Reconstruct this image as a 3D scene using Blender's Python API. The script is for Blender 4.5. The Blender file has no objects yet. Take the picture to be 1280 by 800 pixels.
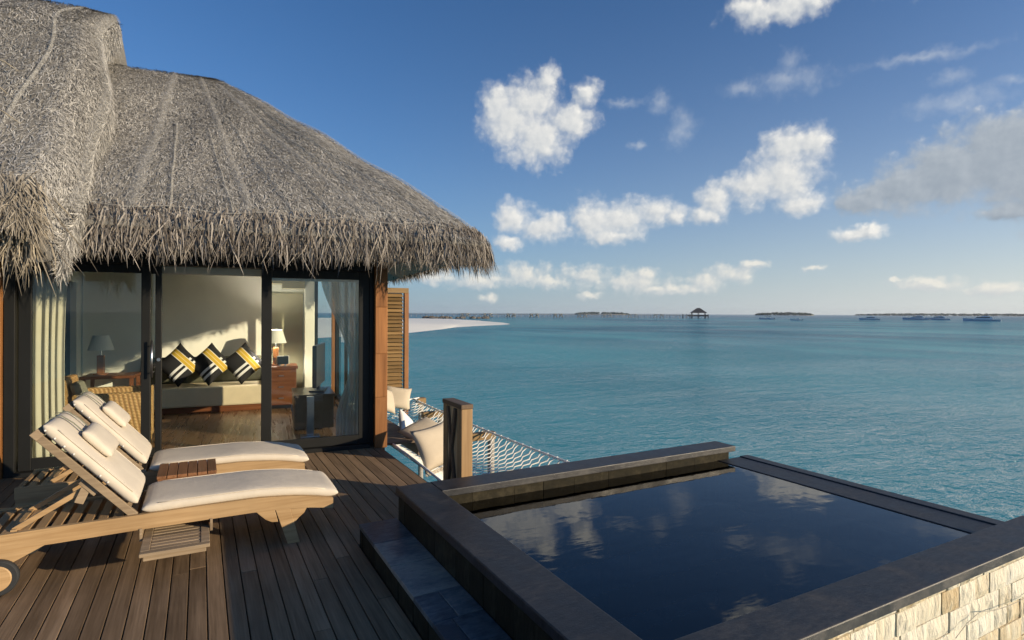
import bpy, bmesh, math, random
from math import radians, sin, cos, pi, sqrt
from mathutils import Vector, Matrix, Euler

random.seed(7)
SC = bpy.context.scene
COL = SC.collection

# ------------------------------------------------------------------ camera
H = 1.65
YAW = math.atan(390 / 720.0)
cd = bpy.data.cameras.new('camera')
cam = bpy.data.objects.new('camera', cd)
COL.objects.link(cam)
cd.sensor_width = 36.0
cd.lens = 36.0 * 720 / 1280
cd.shift_y = -8.2 / 1280
cd.clip_start = 0.05
cd.clip_end = 60000
cam.matrix_world = (Matrix.Translation((0, 0, H)) @ Matrix.Rotation(-YAW, 4, 'Z')
                    @ Matrix.Rotation(pi / 2, 4, 'X') @ Matrix.Rotation(0.0042, 4, 'Z'))
SC.camera = cam

# ------------------------------------------------------------------ sun, sky, exposure
SUN_EL, SUN_AZ = radians(13.0), radians(136.9)          # azimuth clockwise from +Y
to_sun = Vector((sin(SUN_AZ) * cos(SUN_EL), cos(SUN_AZ) * cos(SUN_EL), sin(SUN_EL)))
sl = bpy.data.lights.new('sun', 'SUN')
sl.energy = 4.6
sl.angle = radians(0.53)
sl.color = (1.0, 0.82, 0.58)
so = bpy.data.objects.new('sun', sl)
COL.objects.link(so)
so.rotation_euler = to_sun.to_track_quat('Z', 'Y').to_euler()
so.location = (30, -30, 20)

SC.view_settings.view_transform = 'Standard'
SC.view_settings.look = 'None'
SC.view_settings.gamma = 1.0
SC.view_settings.exposure = 0.4
SC.view_settings.use_curve_mapping = False
SC.render.engine = 'CYCLES'
SC.cycles.use_denoising = True
SC.cycles.transparent_max_bounces = 24
SC.cycles.max_bounces = 10
SC.cycles.caustics_reflective = False
SC.cycles.caustics_refractive = False
SC.cycles.sample_clamp_indirect = 4.0


class G:
    """tiny node-graph helper"""
    def __init__(s, nt):
        s.nt = nt
    def n(s, typ, ins=None, **props):
        nd = s.nt.nodes.new(typ)
        for k, v in props.items():
            setattr(nd, k, v)
        for k, v in (ins or {}).items():
            sock = nd.inputs[k]
            if isinstance(v, bpy.types.NodeSocket):
                s.nt.links.new(v, sock)
            elif isinstance(v, bpy.types.Node):
                s.nt.links.new(v.outputs[0], sock)
            else:
                sock.default_value = v
        return nd
    def m(s, op, a, b=0.0, c=None, clamp=False):
        ins = {0: a, 1: b}
        if c is not None:
            ins[2] = c
        return s.n('ShaderNodeMath', ins, operation=op, use_clamp=clamp).outputs[0]
    def v(s, op, a, b=(0, 0, 0)):
        nd = s.n('ShaderNodeVectorMath', {0: a, 1: b}, operation=op)
        return nd.outputs['Value'] if op in ('LENGTH', 'DOT_PRODUCT', 'DISTANCE') else nd.outputs[0]
    def rng(s, x, a, b, c=0.0, d=1.0, smooth=False):
        return s.n('ShaderNodeMapRange', {'Value': x, 'From Min': a, 'From Max': b, 'To Min': c, 'To Max': d},
                   interpolation_type='SMOOTHSTEP' if smooth else 'LINEAR').outputs[0]
    def ramp(s, x, stops):
        nd = s.n('ShaderNodeValToRGB', {0: x})
        el = nd.color_ramp.elements
        while len(el) < len(stops):
            el.new(0.5)
        for e, (p, c) in zip(el, stops):
            e.position = p
            e.color = (*c, 1)
        return nd.outputs[0]
    def mix(s, f, a, b, blend='MIX'):
        nd = s.n('ShaderNodeMix', data_type='RGBA', blend_type=blend)
        for sock, v in ((nd.inputs[0], f), (nd.inputs[6], a), (nd.inputs[7], b)):
            if isinstance(v, bpy.types.NodeSocket):
                s.nt.links.new(v, sock)
            else:
                sock.default_value = v if not isinstance(v, tuple) else (*v, 1)[:4]
        return nd.outputs[2]
    def noise(s, vec, scale, detail=4, rough=0.55, dist=0.0):
        return s.n('ShaderNodeTexNoise', {'Vector': vec, 'Scale': scale, 'Detail': detail, 'Roughness': rough, 'Distortion': dist}).outputs[0]
    def mapping(s, vec, scale=(1, 1, 1), rot=(0, 0, 0), loc=(0, 0, 0)):
        return s.n('ShaderNodeMapping', {'Vector': vec, 'Scale': scale, 'Rotation': rot, 'Location': loc}).outputs[0]


# clouds of the sky: azimuth, elevation, half widths, all in degrees
CUMULUS = [
(28.4,18.4,3.34,3.29), (30.9,17.0,3.97,3.05), (32.1,22.0,1.27,1.64), (35.9,20.8,1.41,1.38), (34.4,18.4,2.52,1.85), (29.9,20.1,3.49,2.52), (26.9,20.0,1.75,1.83), (54.0,14.6,2.46,2.15), (56.1,14.8,1.69,1.71), (53.3,12.0,3.60,2.62), (51.0,11.5,2.85,1.84), (47.8,10.8,1.98,1.59), (47.2,9.2,2.00,1.03), (55.0,9.8,2.23,1.18), (28.4,9.4,2.07,1.86), (31.6,8.7,2.77,1.71), (27.9,7.1,1.91,0.86), (36.2,9.2,2.66,2.30), (39.0,9.3,3.07,1.98), (42.4,9.8,2.25,1.50), (44.4,9.2,1.18,0.89), (38.3,7.6,3.24,1.00), (59.3,6.9,2.00,0.74), (60.4,7.2,0.97,0.60), (53.0,25.7,4.08,1.41), (50.6,26.5,2.05,1.18), (55.7,25.9,2.27,1.03), (28.3,31.0,7.12,1.76), (65.2,26.8,6.14,2.03)]
LOW = [
(29.6,4.0,2.86,1.11), (25.2,3.3,3.57,0.95), (35.6,3.7,2.66,1.10), (40.2,3.1,3.35,1.24), (41.7,3.8,1.51,0.85), (46.9,3.2,2.15,1.05), (49.3,3.6,1.81,0.96), (51.0,4.5,1.22,0.44), (26.2,1.6,1.27,0.48), (36.2,1.8,1.25,0.39), (64.5,2.5,2.60,0.58), (68.2,2.0,2.82,0.49), (56.1,4.2,0.87,0.28), (62.0,2.8,0.50,0.26), (20.5,3.7,2.65,0.78), (32.4,3.2,3.16,0.71), (15.1,3.9,3.01,0.92), (44.0,2.3,4.43,0.54)]
GREY = [
(69.4,12.0,3.64,2.65), (66.0,11.1,3.75,2.19), (62.4,10.1,3.18,1.41), (59.8,9.5,1.51,0.79), (72.2,9.9,3.75,2.79), (69.1,7.9,1.65,0.59)]
WISP = [
(54.0,20.1,3.89,1.39), (54.3,21.5,1.29,1.24), (50.3,20.0,2.19,0.91), (44.6,17.2,1.61,1.88), (42.8,19.5,1.49,1.23), (40.5,15.9,0.99,0.50), (65.5,18.3,1.62,0.74), (66.3,16.3,3.98,1.04), (69.3,17.2,1.09,0.66), (63.9,20.1,4.75,0.57), (39.4,19.7,2.30,0.55)]


world = bpy.data.worlds.new('World')
SC.world = world
world.use_nodes = True
wt = world.node_tree
wt.nodes.clear()
g = G(wt)
sky = g.n('ShaderNodeTexSky', sky_type='NISHITA')
sky.sun_disc = False
sky.sun_elevation = SUN_EL
sky.sun_rotation = SUN_AZ
sky.air_density = 1.0
sky.dust_density = 0.4
sky.ozone_density = 6.0
skyc = g.v('SCALE', sky.outputs[0])
skyc.node.inputs['Scale'].default_value = 0.10
skyc = g.v('MULTIPLY', skyc, (0.85, 0.985, 1.05))
dirv = g.n('ShaderNodeTexCoord').outputs['Generated']
xyz = g.n('ShaderNodeSeparateXYZ', {0: g.v('NORMALIZE', dirv)})
az = g.m('DEGREES', g.m('ARCTAN2', xyz.outputs[0], xyz.outputs[1]))
el = g.m('DEGREES', g.m('ARCSINE', xyz.outputs[2]))
P = g.n('ShaderNodeCombineXYZ', {0: az, 1: el, 2: 0.0}).outputs[0]
def warp(P, amp1, amp2):
    w1 = g.n('ShaderNodeTexNoise', {'Vector': P, 'Scale': 0.30, 'Detail': 2.0, 'Roughness': 0.5}).outputs['Color']
    w2 = g.n('ShaderNodeTexNoise', {'Vector': P, 'Scale': 1.3, 'Detail': 4.0, 'Roughness': 0.55}).outputs['Color']
    a = g.v('MULTIPLY', g.v('SUBTRACT', w1, (.5, .5, .5)), (amp1, amp1 * .8, 0))
    b = g.v('MULTIPLY', g.v('SUBTRACT', w2, (.5, .5, .5)), (amp2, amp2, 0))
    return g.v('ADD', g.v('ADD', P, a), b)
def field(Pw, blobs, k):
    acc = None
    for (a, e, ra, re) in blobs:
        q = g.v('MULTIPLY', g.v('SUBTRACT', Pw, (a, e, 0)), (k / ra, k / re, 0))
        l = g.v('LENGTH', q)
        acc = l if acc is None else g.m('SMOOTH_MIN', acc, l, 0.30)
    return g.m('SUBTRACT', 1.0, acc)
class Air:
    """noise fields shared by all the clouds, at the view direction and a little towards the sun"""
    def __init__(s, P):
        s.Pw = warp(P, 1.2, 1.0)
        vb = g.n('ShaderNodeTexVoronoi', {'Vector': warp(P, 0.5, 0.9), 'Scale': 0.55, 'Detail': 2.0, 'Roughness': 0.5, 'Lacunarity': 2.3, 'Smoothness': 0.8}, feature='SMOOTH_F1', voronoi_dimensions='2D', normalize=False)
        s.bil = g.m('SUBTRACT', 0.62, vb.outputs['Distance'])
        s.fb = g.m('SUBTRACT', g.noise(P, 0.7, 7, 0.58), 0.5)
    def dens(s, blobs, A, B, k):
        d = g.m('ADD', field(s.Pw, blobs, k), g.m('MULTIPLY', s.bil, A))
        return g.m('ADD', d, g.m('MULTIPLY', s.fb, B))
A0, A1 = Air(P), Air(g.v('ADD', P, (0.42, 0.30, 0)))
def layer(col, blobs, A, B, soft, op, lit, mid, dark, k, thick=0.0, base=0.55, rad=0.80):
    d0, d1 = A0.dens(blobs, A, B, rad), A1.dens(blobs, A, B, rad)
    a = g.m('MULTIPLY', g.rng(d0, 0.0, soft, smooth=True), op)
    h0, h1 = g.m('SQRT', g.m('MAXIMUM', d0, 0.0)), g.m('SQRT', g.m('MAXIMUM', d1, 0.0))
    s = g.m('ADD', g.m('MULTIPLY', g.m('SUBTRACT', h0, h1), k), base)
    s = g.m('SUBTRACT', s, g.m('MULTIPLY', d0, thick))
    cc = g.ramp(g.rng(s, 0, 1), [(0.0, dark), (0.5, mid), (0.85, lit)])
    return g.mix(a, col, cc)
# thin bright haze low over the sea, a little whiter towards the sun
hz = g.m('EXPONENT', g.m('MULTIPLY', g.m('MAXIMUM', el, 0.0), -1 / 9.0))
hzr = g.rng(az, 10, 75, 0.70, 1.0)
veil = g.mix(g.rng(az, 15, 75), (0.27, 0.35, 0.44), (0.60, 0.61, 0.58))
c = g.mix(g.m('MULTIPLY', hz, hzr), skyc, veil)
c = layer(c, WISP, 0.4, 1.0, 1.4, 0.50, (0.52, 0.54, 0.56), (0.44, 0.48, 0.53), (0.34, 0.39, 0.46), 0.8)
c = layer(c, LOW, 0.50, 0.8, 0.85, 0.88, (0.67, 0.645, 0.58), (0.52, 0.53, 0.52), (0.38, 0.42, 0.46), 1.0, rad=0.72)
c = layer(c, GREY, 0.35, 0.55, 0.55, 0.97, (0.62, 0.61, 0.58), (0.35, 0.385, 0.425), (0.225, 0.268, 0.318), 0.95, 0.20, 0.42, rad=0.62)
c = layer(c, CUMULUS, 0.36, 0.52, 0.80, 0.97, (0.72, 0.70, 0.655), (0.53, 0.54, 0.54), (0.30, 0.345, 0.40), 0.95, 0.05, 0.58, rad=0.80)
bg = g.n('ShaderNodeBackground', {'Color': c, 'Strength': 1.0})
wo = g.n('ShaderNodeOutputWorld', {'Surface': bg})

# ------------------------------------------------------------------ materials
def mat(name, fn):
    m = bpy.data.materials.new(name)
    m.use_nodes = True
    nt = m.node_tree
    nt.nodes.clear()
    gg = G(nt)
    out = gg.n('ShaderNodeOutputMaterial')
    sh = fn(gg)
    nt.links.new(sh if isinstance(sh, bpy.types.NodeSocket) else sh.outputs[0], out.inputs[0])
    return m

def bsdf(gg, col, rough=0.6, height=None, bstr=0.3, bdist=0.01, **kw):
    ins = {'Base Color': col if not isinstance(col, tuple) else (*col, 1), 'Roughness': rough}
    ins.update(kw)
    if height is not None:
        b = gg.n('ShaderNodeBump', {'Height': height, 'Strength': bstr, 'Distance': bdist})
        ins['Normal'] = b.outputs[0]
    return gg.n('ShaderNodeBsdfPrincipled', ins)

def island(gg):
    return gg.n('ShaderNodeNewGeometry').outputs['Random Per Island']
def obj_co(gg):
    return gg.n('ShaderNodeTexCoord').outputs['Object']

def wood_mat(name, c1, c2, axis=0, grain=1.0, rough=0.55, vary=0.35, bst=0.25, spec=0.35):
    def fn(gg):
        r = island(gg)
        co = gg.v('ADD', obj_co(gg), gg.n('ShaderNodeCombineXYZ', {0: gg.m('MULTIPLY', r, 37.0), 1: gg.m('MULTIPLY', r, 91.0), 2: gg.m('MULTIPLY', r, 53.0)}).outputs[0])
        s = [22.0 * grain] * 3
        s[axis] = 1.1 * grain
        v = gg.mapping(co, tuple(s))
        n1 = gg.noise(v, 1.0, 6, 0.6, 0.8)
        s2 = [90.0 * grain] * 3
        s2[axis] = 3.0 * grain
        n2 = gg.noise(gg.mapping(co, tuple(s2)), 1.0, 3, 0.6)
        n3 = gg.noise(co, 2.3, 3)
        f = gg.m('ADD', gg.m('MULTIPLY', n1, 0.65), gg.m('MULTIPLY', n2, 0.35))
        c = gg.mix(gg.rng(f, 0.33, 0.68), c1, c2)
        k = gg.m('ADD', gg.m('MULTIPLY', gg.m('SUBTRACT', r, 0.5), vary), gg.m('MULTIPLY', gg.m('SUBTRACT', n3, 0.5), 0.5))
        k = gg.m('ADD', k, 1.0)
        vm = gg.v('MULTIPLY', c, gg.n('ShaderNodeCombineXYZ', {0: k, 1: k, 2: k}).outputs[0])
        return bsdf(gg, vm, gg.rng(n1, 0.3, 0.7, rough - .1, rough + .12), f, bst, 0.004, **{'Specular IOR Level': spec})
    return mat(name, fn)

M = {}
M['deck'] = wood_mat('weathered_deck_wood', (0.145, 0.094, 0.052), (0.320, 0.218, 0.130), 1, 1.0, 0.65, 0.55, 0.3, 0.18)
M['deck_x'] = wood_mat('weathered_deck_wood_across', (0.10, 0.07, 0.045), (0.21, 0.15, 0.10), 0, 1.0, 0.6, 0.5, 0.3)
M['teak'] = wood_mat('oiled_teak', (0.33, 0.205, 0.095), (0.54, 0.37, 0.195), 0, 0.8, 0.5, 0.25)
M['teak_y'] = wood_mat('oiled_teak_across', (0.28, 0.175, 0.085), (0.46, 0.31, 0.17), 1, 0.8, 0.5, 0.35)
M['teak_grey'] = wood_mat('weathered_teak', (0.18, 0.13, 0.08), (0.38, 0.29, 0.19), 0, 0.8, 0.6, 0.3)
M['redwood'] = wood_mat('red_brown_table_wood', (0.14, 0.062, 0.028), (0.27, 0.13, 0.06), 1, 0.8, 0.5, 0.4)
M['post'] = wood_mat('golden_post_wood', (0.17, 0.066, 0.018), (0.36, 0.160, 0.055), 2, 0.7, 0.55, 0.35)
M['balus'] = wood_mat('balustrade_wood', (0.21, 0.125, 0.055), (0.42, 0.27, 0.13), 2, 0.7, 0.6, 0.3)
M['balus_sunlit'] = wood_mat('balustrade_sunlit_panel', (0.42, 0.28, 0.14), (0.62, 0.45, 0.25), 2, 0.7, 0.6, 0.3)  # lighter than the frame wood: sunlight on the panel painted into its colour
M['balus_dark'] = wood_mat('balustrade_dark_wood', (0.10, 0.065, 0.04), (0.19, 0.125, 0.075), 1, 0.7, 0.6, 0.3)
M['louvre'] = wood_mat('louvre_wood', (0.17, 0.105, 0.042), (0.32, 0.205, 0.090), 0, 0.7, 0.6, 0.45)
M['parquet'] = wood_mat('dark_parquet', (0.12, 0.070, 0.036), (0.25, 0.155, 0.085), 1, 0.8, 0.3, 0.4, 0.1)
M['cabinet'] = wood_mat('red_cabinet_wood', (0.10, 0.032, 0.012), (0.22, 0.085, 0.035), 0, 0.6, 0.35, 0.2)
M['orange_wood'] = wood_mat('orange_lamp_wood', (0.22, 0.085, 0.025), (0.36, 0.15, 0.05), 2, 0.6, 0.4, 0.2)
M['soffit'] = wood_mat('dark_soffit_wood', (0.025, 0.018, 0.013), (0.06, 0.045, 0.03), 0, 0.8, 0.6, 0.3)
M['jetty'] = wood_mat('grey_jetty_wood', (0.24, 0.22, 0.19), (0.40, 0.37, 0.33), 0, 0.3, 0.7, 0.3)

def plain(name, col, rough=0.5, amt=0.12, scale=9.0, bst=0.15, bdist=0.004, **kw):
    def fn(gg):
        co = obj_co(gg)
        n = gg.noise(co, scale, 5)
        k = gg.rng(n, 0.25, 0.75, 1 - amt, 1 + amt)
        c = gg.v('MULTIPLY', gg.n('ShaderNodeRGB').outputs[0], gg.n('ShaderNodeCombineXYZ', {0: k, 1: k, 2: k}).outputs[0])
        c.node.inputs[0].links[0].from_node.outputs[0].default_value = (*col, 1)
        return bsdf(gg, c, rough, gg.noise(co, scale * 8, 4), bst, bdist, **kw)
    return mat(name, fn)

M['frame'] = plain('dark_door_frame_paint', (0.013, 0.0135, 0.0130), 0.5, 0.15, 3.0, 0.04, **{'Specular IOR Level': 0.25})
M['plaster'] = plain('cream_plaster', (0.87, 0.86, 0.76), 0.85, 0.05, 2.0, 0.1)
M['plaster_olive'] = plain('olive_plaster', (0.42, 0.38, 0.25), 0.85, 0.06, 2.0, 0.1)
M['ceiling'] = plain('pale_ceiling_boards', (0.78, 0.74, 0.63), 0.8, 0.08, 2.0, 0.1)
def canvas_fn(gg):
    co = obj_co(gg)
    n1 = gg.noise(co, 6.0, 4, 0.55, 0.6)
    n2 = gg.noise(gg.mapping(co, (1, .35, 1)), 21.0, 4, 0.6)
    wv = gg.noise(co, 420, 2)
    k = gg.rng(n1, 0.3, 0.7, 0.93, 1.05)
    c = gg.v('MULTIPLY', gg.n('ShaderNodeCombineXYZ', {0: k, 1: k, 2: k}).outputs[0], (0.60, 0.535, 0.435))
    h = gg.m('ADD', gg.m('ADD', n1, gg.m('MULTIPLY', n2, 0.45)), gg.m('MULTIPLY', wv, 0.06))
    return bsdf(gg, c, 0.9, h, 0.36, 0.009)
M['canvas'] = mat('cream_canvas', canvas_fn)
M['cream'] = plain('cream_linen', (0.53, 0.45, 0.335), 0.9, 0.07, 7.0, 0.35, 0.004)
M['white_linen'] = plain('white_linen', (0.80, 0.78, 0.74), 0.9, 0.05, 7.0, 0.3, 0.004)
M['beige'] = plain('beige_upholstery', (0.60, 0.52, 0.35), 0.9, 0.07, 6.0, 0.25)
M['olive'] = plain('olive_upholstery', (0.085, 0.085, 0.052), 0.9, 0.1, 6.0, 0.25)
M['greyfab'] = plain('grey_green_fabric', (0.19, 0.195, 0.145), 0.9, 0.1, 8.0, 0.25)
M['rope'] = plain('white_rope', (0.88, 0.87, 0.83), 0.8, 0.1, 40.0, 0.3)
M['black'] = plain('black_lacquer', (0.012, 0.012, 0.013), 0.28, 0.2, 4.0, 0.02)
M['rubber'] = plain('black_rubber', (0.02, 0.022, 0.024), 0.7, 0.2, 10.0, 0.1)
M['steel'] = plain('brushed_steel', (0.62, 0.63, 0.65), 0.28, 0.06, 20.0, 0.05, Metallic=1.0)
M['shade'] = plain('white_lamp_shade', (0.78, 0.76, 0.68), 0.8, 0.04, 6.0, 0.1)
M['shade_grey'] = plain('grey_lamp_shade', (0.72, 0.72, 0.66), 0.8, 0.04, 6.0, 0.1)
M['concrete'] = plain('dark_render', (0.09, 0.085, 0.075), 0.85, 0.2, 4.0, 0.3)
M['boat_white'] = plain('white_gelcoat', (0.72, 0.74, 0.76), 0.35, 0.05, 1.0, 0.02)
M['boat_blue'] = plain('blue_grey_hull', (0.48, 0.55, 0.62), 0.4, 0.1, 1.0, 0.02)
M['boat_dark'] = plain('dark_boat_glass', (0.03, 0.035, 0.045), 0.25, 0.1, 1.0, 0.02)
M['rock'] = plain('dark_rock', (0.13, 0.115, 0.095), 0.9, 0.4, 0.8, 0.8, 0.2)
M['roof_far'] = plain('dark_pavilion_thatch', (0.055, 0.055, 0.06), 0.9, 0.25, 1.0, 0.3)
M['brace'] = plain('pale_timber_brace', (0.50, 0.46, 0.38), 0.8, 0.1, 1.0, 0.1)
M['forest'] = plain('dark_island_foliage', (0.05, 0.07, 0.05), 0.9, 0.45, 0.05, 0.5, 1.0)
M['island_sand'] = plain('island_sand', (0.50, 0.46, 0.38), 0.9, 0.1, 0.05, 0.1)
M['cable'] = plain('grey_cable', (0.34, 0.31, 0.26), 0.7, 0.1, 8.0, 0.05)

def slate_fn(c1, c2, c3, rough, sc=1.0, tint=0.5, spec=0.45):
    def fn(gg):
        r = island(gg)
        co = gg.v('ADD', obj_co(gg), gg.n('ShaderNodeCombineXYZ', {0: gg.m('MULTIPLY', r, 17.0), 1: gg.m('MULTIPLY', r, 61.0), 2: gg.m('MULTIPLY', r, 23.0)}).outputs[0])
        n1 = gg.noise(co, 3.2 * sc, 8, 0.65, 0.6)
        n2 = gg.noise(gg.mapping(co, (1.0, 2.6, 1.0)), 13 * sc, 7, 0.7)
        n3 = gg.noise(co, 70 * sc, 4, 0.6)
        f = gg.m('ADD', gg.m('MULTIPLY', n1, 0.6), gg.m('MULTIPLY', n2, 0.4))
        f = gg.m('ADD', f, gg.m('MULTIPLY', gg.m('SUBTRACT', r, 0.5), 0.22 * tint))
        c = gg.ramp(f, [(0.36, c1), (0.50, c2), (0.66, c3)])
        hgt = gg.m('ADD', gg.m('MULTIPLY', n2, 0.7), gg.m('MULTIPLY', n3, 0.3))
        rr = gg.rng(n1, 0.3, 0.7, rough - 0.08, rough + 0.15)
        return bsdf(gg, c, rr, hgt, 0.45, 0.006, **{'Specular IOR Level': spec})
    return fn
M['slate'] = mat('dark_slate_coping', slate_fn((0.009, 0.0095, 0.011), (0.025, 0.026, 0.029), (0.070, 0.067, 0.064), 0.46, 1.3))
M['slate_step'] = mat('mixed_slate_tiles', slate_fn((0.040, 0.050, 0.058), (0.125, 0.136, 0.140), (0.34, 0.30, 0.24), 0.42, 1.2, 1.5))
M['slate_wall'] = mat('green_brown_slate', slate_fn((0.012, 0.011, 0.007), (0.024, 0.021, 0.013), (0.062, 0.053, 0.034), 0.7, 1.3, 0.5, 0.12))
M['lining'] = mat('dark_pool_tiles', slate_fn((0.020, 0.050, 0.068), (0.050, 0.105, 0.130), (0.095, 0.165, 0.190), 0.5, 0.8, 1.0))

def cladding_fn(gg):
    r = island(gg)
    co = gg.v('ADD', obj_co(gg), gg.n('ShaderNodeCombineXYZ', {0: gg.m('MULTIPLY', r, 17.0), 1: gg.m('MULTIPLY', r, 61.0), 2: gg.m('MULTIPLY', r, 23.0)}).outputs[0])
    v = gg.mapping(co, (11, 11, 2.2), (0, 0.45, 0))
    n1 = gg.noise(v, 1.0, 7, 0.65, 1.2)
    n2 = gg.noise(gg.mapping(co, (40, 40, 9), (0, 0.3, 0)), 1.0, 5, 0.65, 0.6)
    n3 = gg.noise(co, 2.0, 3)
    f = gg.m('ADD', gg.m('ADD', gg.m('MULTIPLY', n1, 0.55), gg.m('MULTIPLY', n3, 0.3)), gg.m('MULTIPLY', r, 0.34))
    c = gg.ramp(f, [(0.30, (0.44, 0.30, 0.145)), (0.44, (0.62, 0.51, 0.33)), (0.58, (0.72, 0.655, 0.51)), (0.85, (0.78, 0.74, 0.63))])
    c = gg.mix(gg.rng(n1, 0.66, 0.74, 0, 0.5), c, (0.25, 0.17, 0.09))
    h = gg.m('ADD', gg.m('MULTIPLY', n1, 0.6), gg.m('MULTIPLY', n2, 0.4))
    return bsdf(gg, c, 0.85, h, 1.0, 0.035)
M['cladding'] = mat('split_face_sandstone', cladding_fn)

def thatch_fn(cols, sc, bst):
    def fn(gg):
        r = island(gg)
        co = obj_co(gg)
        n = gg.noise(co, sc, 5, 0.7)
        n2 = gg.noise(co, 1.1, 4, 0.6)
        f = gg.m('ADD', gg.m('MULTIPLY', r, 0.75), gg.m('MULTIPLY', gg.m('SUBTRACT', n2, 0.5), 0.5))
        f = gg.m('ADD', f, gg.m('MULTIPLY', gg.m('SUBTRACT', n, 0.5), 0.35))
        c = gg.ramp(f, cols)
        return bsdf(gg, c, 0.85, n, bst, 0.02)
    return fn
M['thatch_base'] = mat('thatch_bed', thatch_fn([(0.0, (0.08, 0.074, 0.068)), (0.4, (0.20, 0.19, 0.172)), (0.9, (0.34, 0.325, 0.295))], 55.0, 1.0))
TH = [(0.0, (0.115, 0.110, 0.104)), (0.35, (0.300, 0.290, 0.268)), (0.65, (0.50, 0.485, 0.45)), (0.95, (0.78, 0.76, 0.71))]
M['thatch'] = mat('grey_thatch_straw', thatch_fn(TH, 20.0, 0.2))
M['fringe'] = mat('straw_fringe', thatch_fn([(0.0, (0.075, 0.062, 0.050)), (0.4, (0.225, 0.20, 0.175)), (0.75, (0.38, 0.345, 0.30)), (1.0, (0.62, 0.57, 0.49))], 20.0, 0.2))
M['blond'] = mat('blond_straw', thatch_fn([(0.0, (0.10, 0.085, 0.064)), (0.4, (0.27, 0.235, 0.18)), (1.0, (0.58, 0.52, 0.41))], 20.0, 0.2))

def net_fn(gg):
    co = obj_co(gg)
    n = gg.noise(co, 60, 3, 0.6)
    d = bsdf(gg, (0.46, 0.45, 0.42), 0.8)
    t = gg.n('ShaderNodeBsdfTransparent')
    return gg.n('ShaderNodeMixShader', {0: gg.rng(n, 0.35, 0.65, 0.05, 0.42), 1: t, 2: d})
def netfold_fn(gg):
    n = gg.noise(obj_co(gg), 60, 3, 0.6)
    d = bsdf(gg, (0.55, 0.54, 0.50), 0.85)
    t = gg.n('ShaderNodeBsdfTransparent')
    return gg.n('ShaderNodeMixShader', {0: gg.rng(n, 0.35, 0.65, 0.05, 0.45), 1: t, 2: d})
M['net_dense'] = mat('folded_roof_netting', netfold_fn)
M['net'] = mat('pale_roof_netting', net_fn)

def glass_fn(gg):
    t = gg.n('ShaderNodeBsdfTransparent', {'Color': (0.95, 0.97, 0.95, 1)})
    gl = gg.n('ShaderNodeBsdfGlossy', {'Color': (1, 1, 1, 1), 'Roughness': 0.0})
    fr = gg.n('ShaderNodeFresnel', {'IOR': 1.75}).outputs[0]
    bf = gg.n('ShaderNodeNewGeometry').outputs['Backfacing']
    fr = gg.m('MULTIPLY', fr, gg.m('SUBTRACT', 1.0, bf))
    return gg.n('ShaderNodeMixShader', {0: fr, 1: t, 2: gl})
M['glass'] = mat('door_glass', glass_fn)

def sheer_fn(gg):
    t = gg.n('ShaderNodeBsdfTransparent')
    d = gg.n('ShaderNodeBsdfTranslucent', {'Color': (0.85, 0.85, 0.80, 1)})
    d2 = gg.n('ShaderNodeBsdfDiffuse', {'Color': (0.85, 0.84, 0.79, 1)})
    m_ = gg.n('ShaderNodeMixShader', {0: 0.5, 1: d, 2: d2})
    return gg.n('ShaderNodeMixShader', {0: 0.60, 1: t, 2: m_})
M['sheer'] = mat('sheer_white_curtain', sheer_fn)
M['curtain'] = plain('sage_cream_curtain', (0.50, 0.47, 0.36), 0.9, 0.06, 5.0, 0.15)

def wicker_fn(gg):
    co = obj_co(gg)
    w1 = gg.n('ShaderNodeTexWave', {'Vector': co, 'Scale': 18.0, 'Distortion': 1.0, 'Detail': 2.0}, bands_direction='Z').outputs['Fac']
    w2 = gg.n('ShaderNodeTexWave', {'Vector': gg.mapping(co, (1, 1, 0.2)), 'Scale': 14.0, 'Distortion': 1.0}, bands_direction='DIAGONAL').outputs['Fac']
    f = gg.m('MULTIPLY', w1, w2)
    c = gg.ramp(gg.m('ADD', f, gg.m('MULTIPLY', gg.noise(co, 14, 4), 0.4)), [(0.1, (0.24, 0.125, 0.042)), (0.5, (0.50, 0.31, 0.115)), (1.0, (0.68, 0.46, 0.20))])
    return bsdf(gg, c, 0.6, f, 0.8, 0.012)
M['wicker'] = mat('honey_wicker', wicker_fn)

def stripe_fn(gg):
    co = gg.n('ShaderNodeSeparateXYZ', {0: obj_co(gg)})
    a, b = co.outputs[0], co.outputs[1]
    def band(x, lo, hi):
        return gg.m('MULTIPLY', gg.m('GREATER_THAN', x, lo), gg.m('LESS_THAN', x, hi))
    w = gg.m('ADD', band(a, 0.035, 0.075), band(a, 0.115, 0.155))
    w = gg.m('MULTIPLY', w, gg.m('LESS_THAN', b, 0.19))
    c = gg.mix(w, (0.012, 0.012, 0.014), (0.72, 0.72, 0.70))
    c = gg.mix(band(b, 0.035, 0.155), c, (0.72, 0.70, 0.62))
    c = gg.mix(band(b, 0.045, 0.145), c, (0.58, 0.38, 0.035))
    c = gg.mix(band(b, 0.092, 0.098), c, (0.72, 0.66, 0.45))
    return bsdf(gg, c, 0.85, gg.noise(obj_co(gg), 120, 3), 0.2, 0.003)
M['stripe'] = mat('black_yellow_white_stripe', stripe_fn)

def screen_fn(gg):
    return bsdf(gg, (0.012, 0.014, 0.018), 0.08)
M['screen'] = mat('glossy_dark_screen', screen_fn)

def sand_fn(gg):
    p = gg.n('ShaderNodeNewGeometry').outputs['Position']
    n = gg.noise(p, 0.08, 5)
    c = gg.mix(n, (0.94, 0.90, 0.77), (0.97, 0.94, 0.82))
    return bsdf(gg, c, 0.9, gg.noise(p, 0.6, 5), 0.3, 0.1)
M['sand'] = mat('white_coral_sand', sand_fn)

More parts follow.
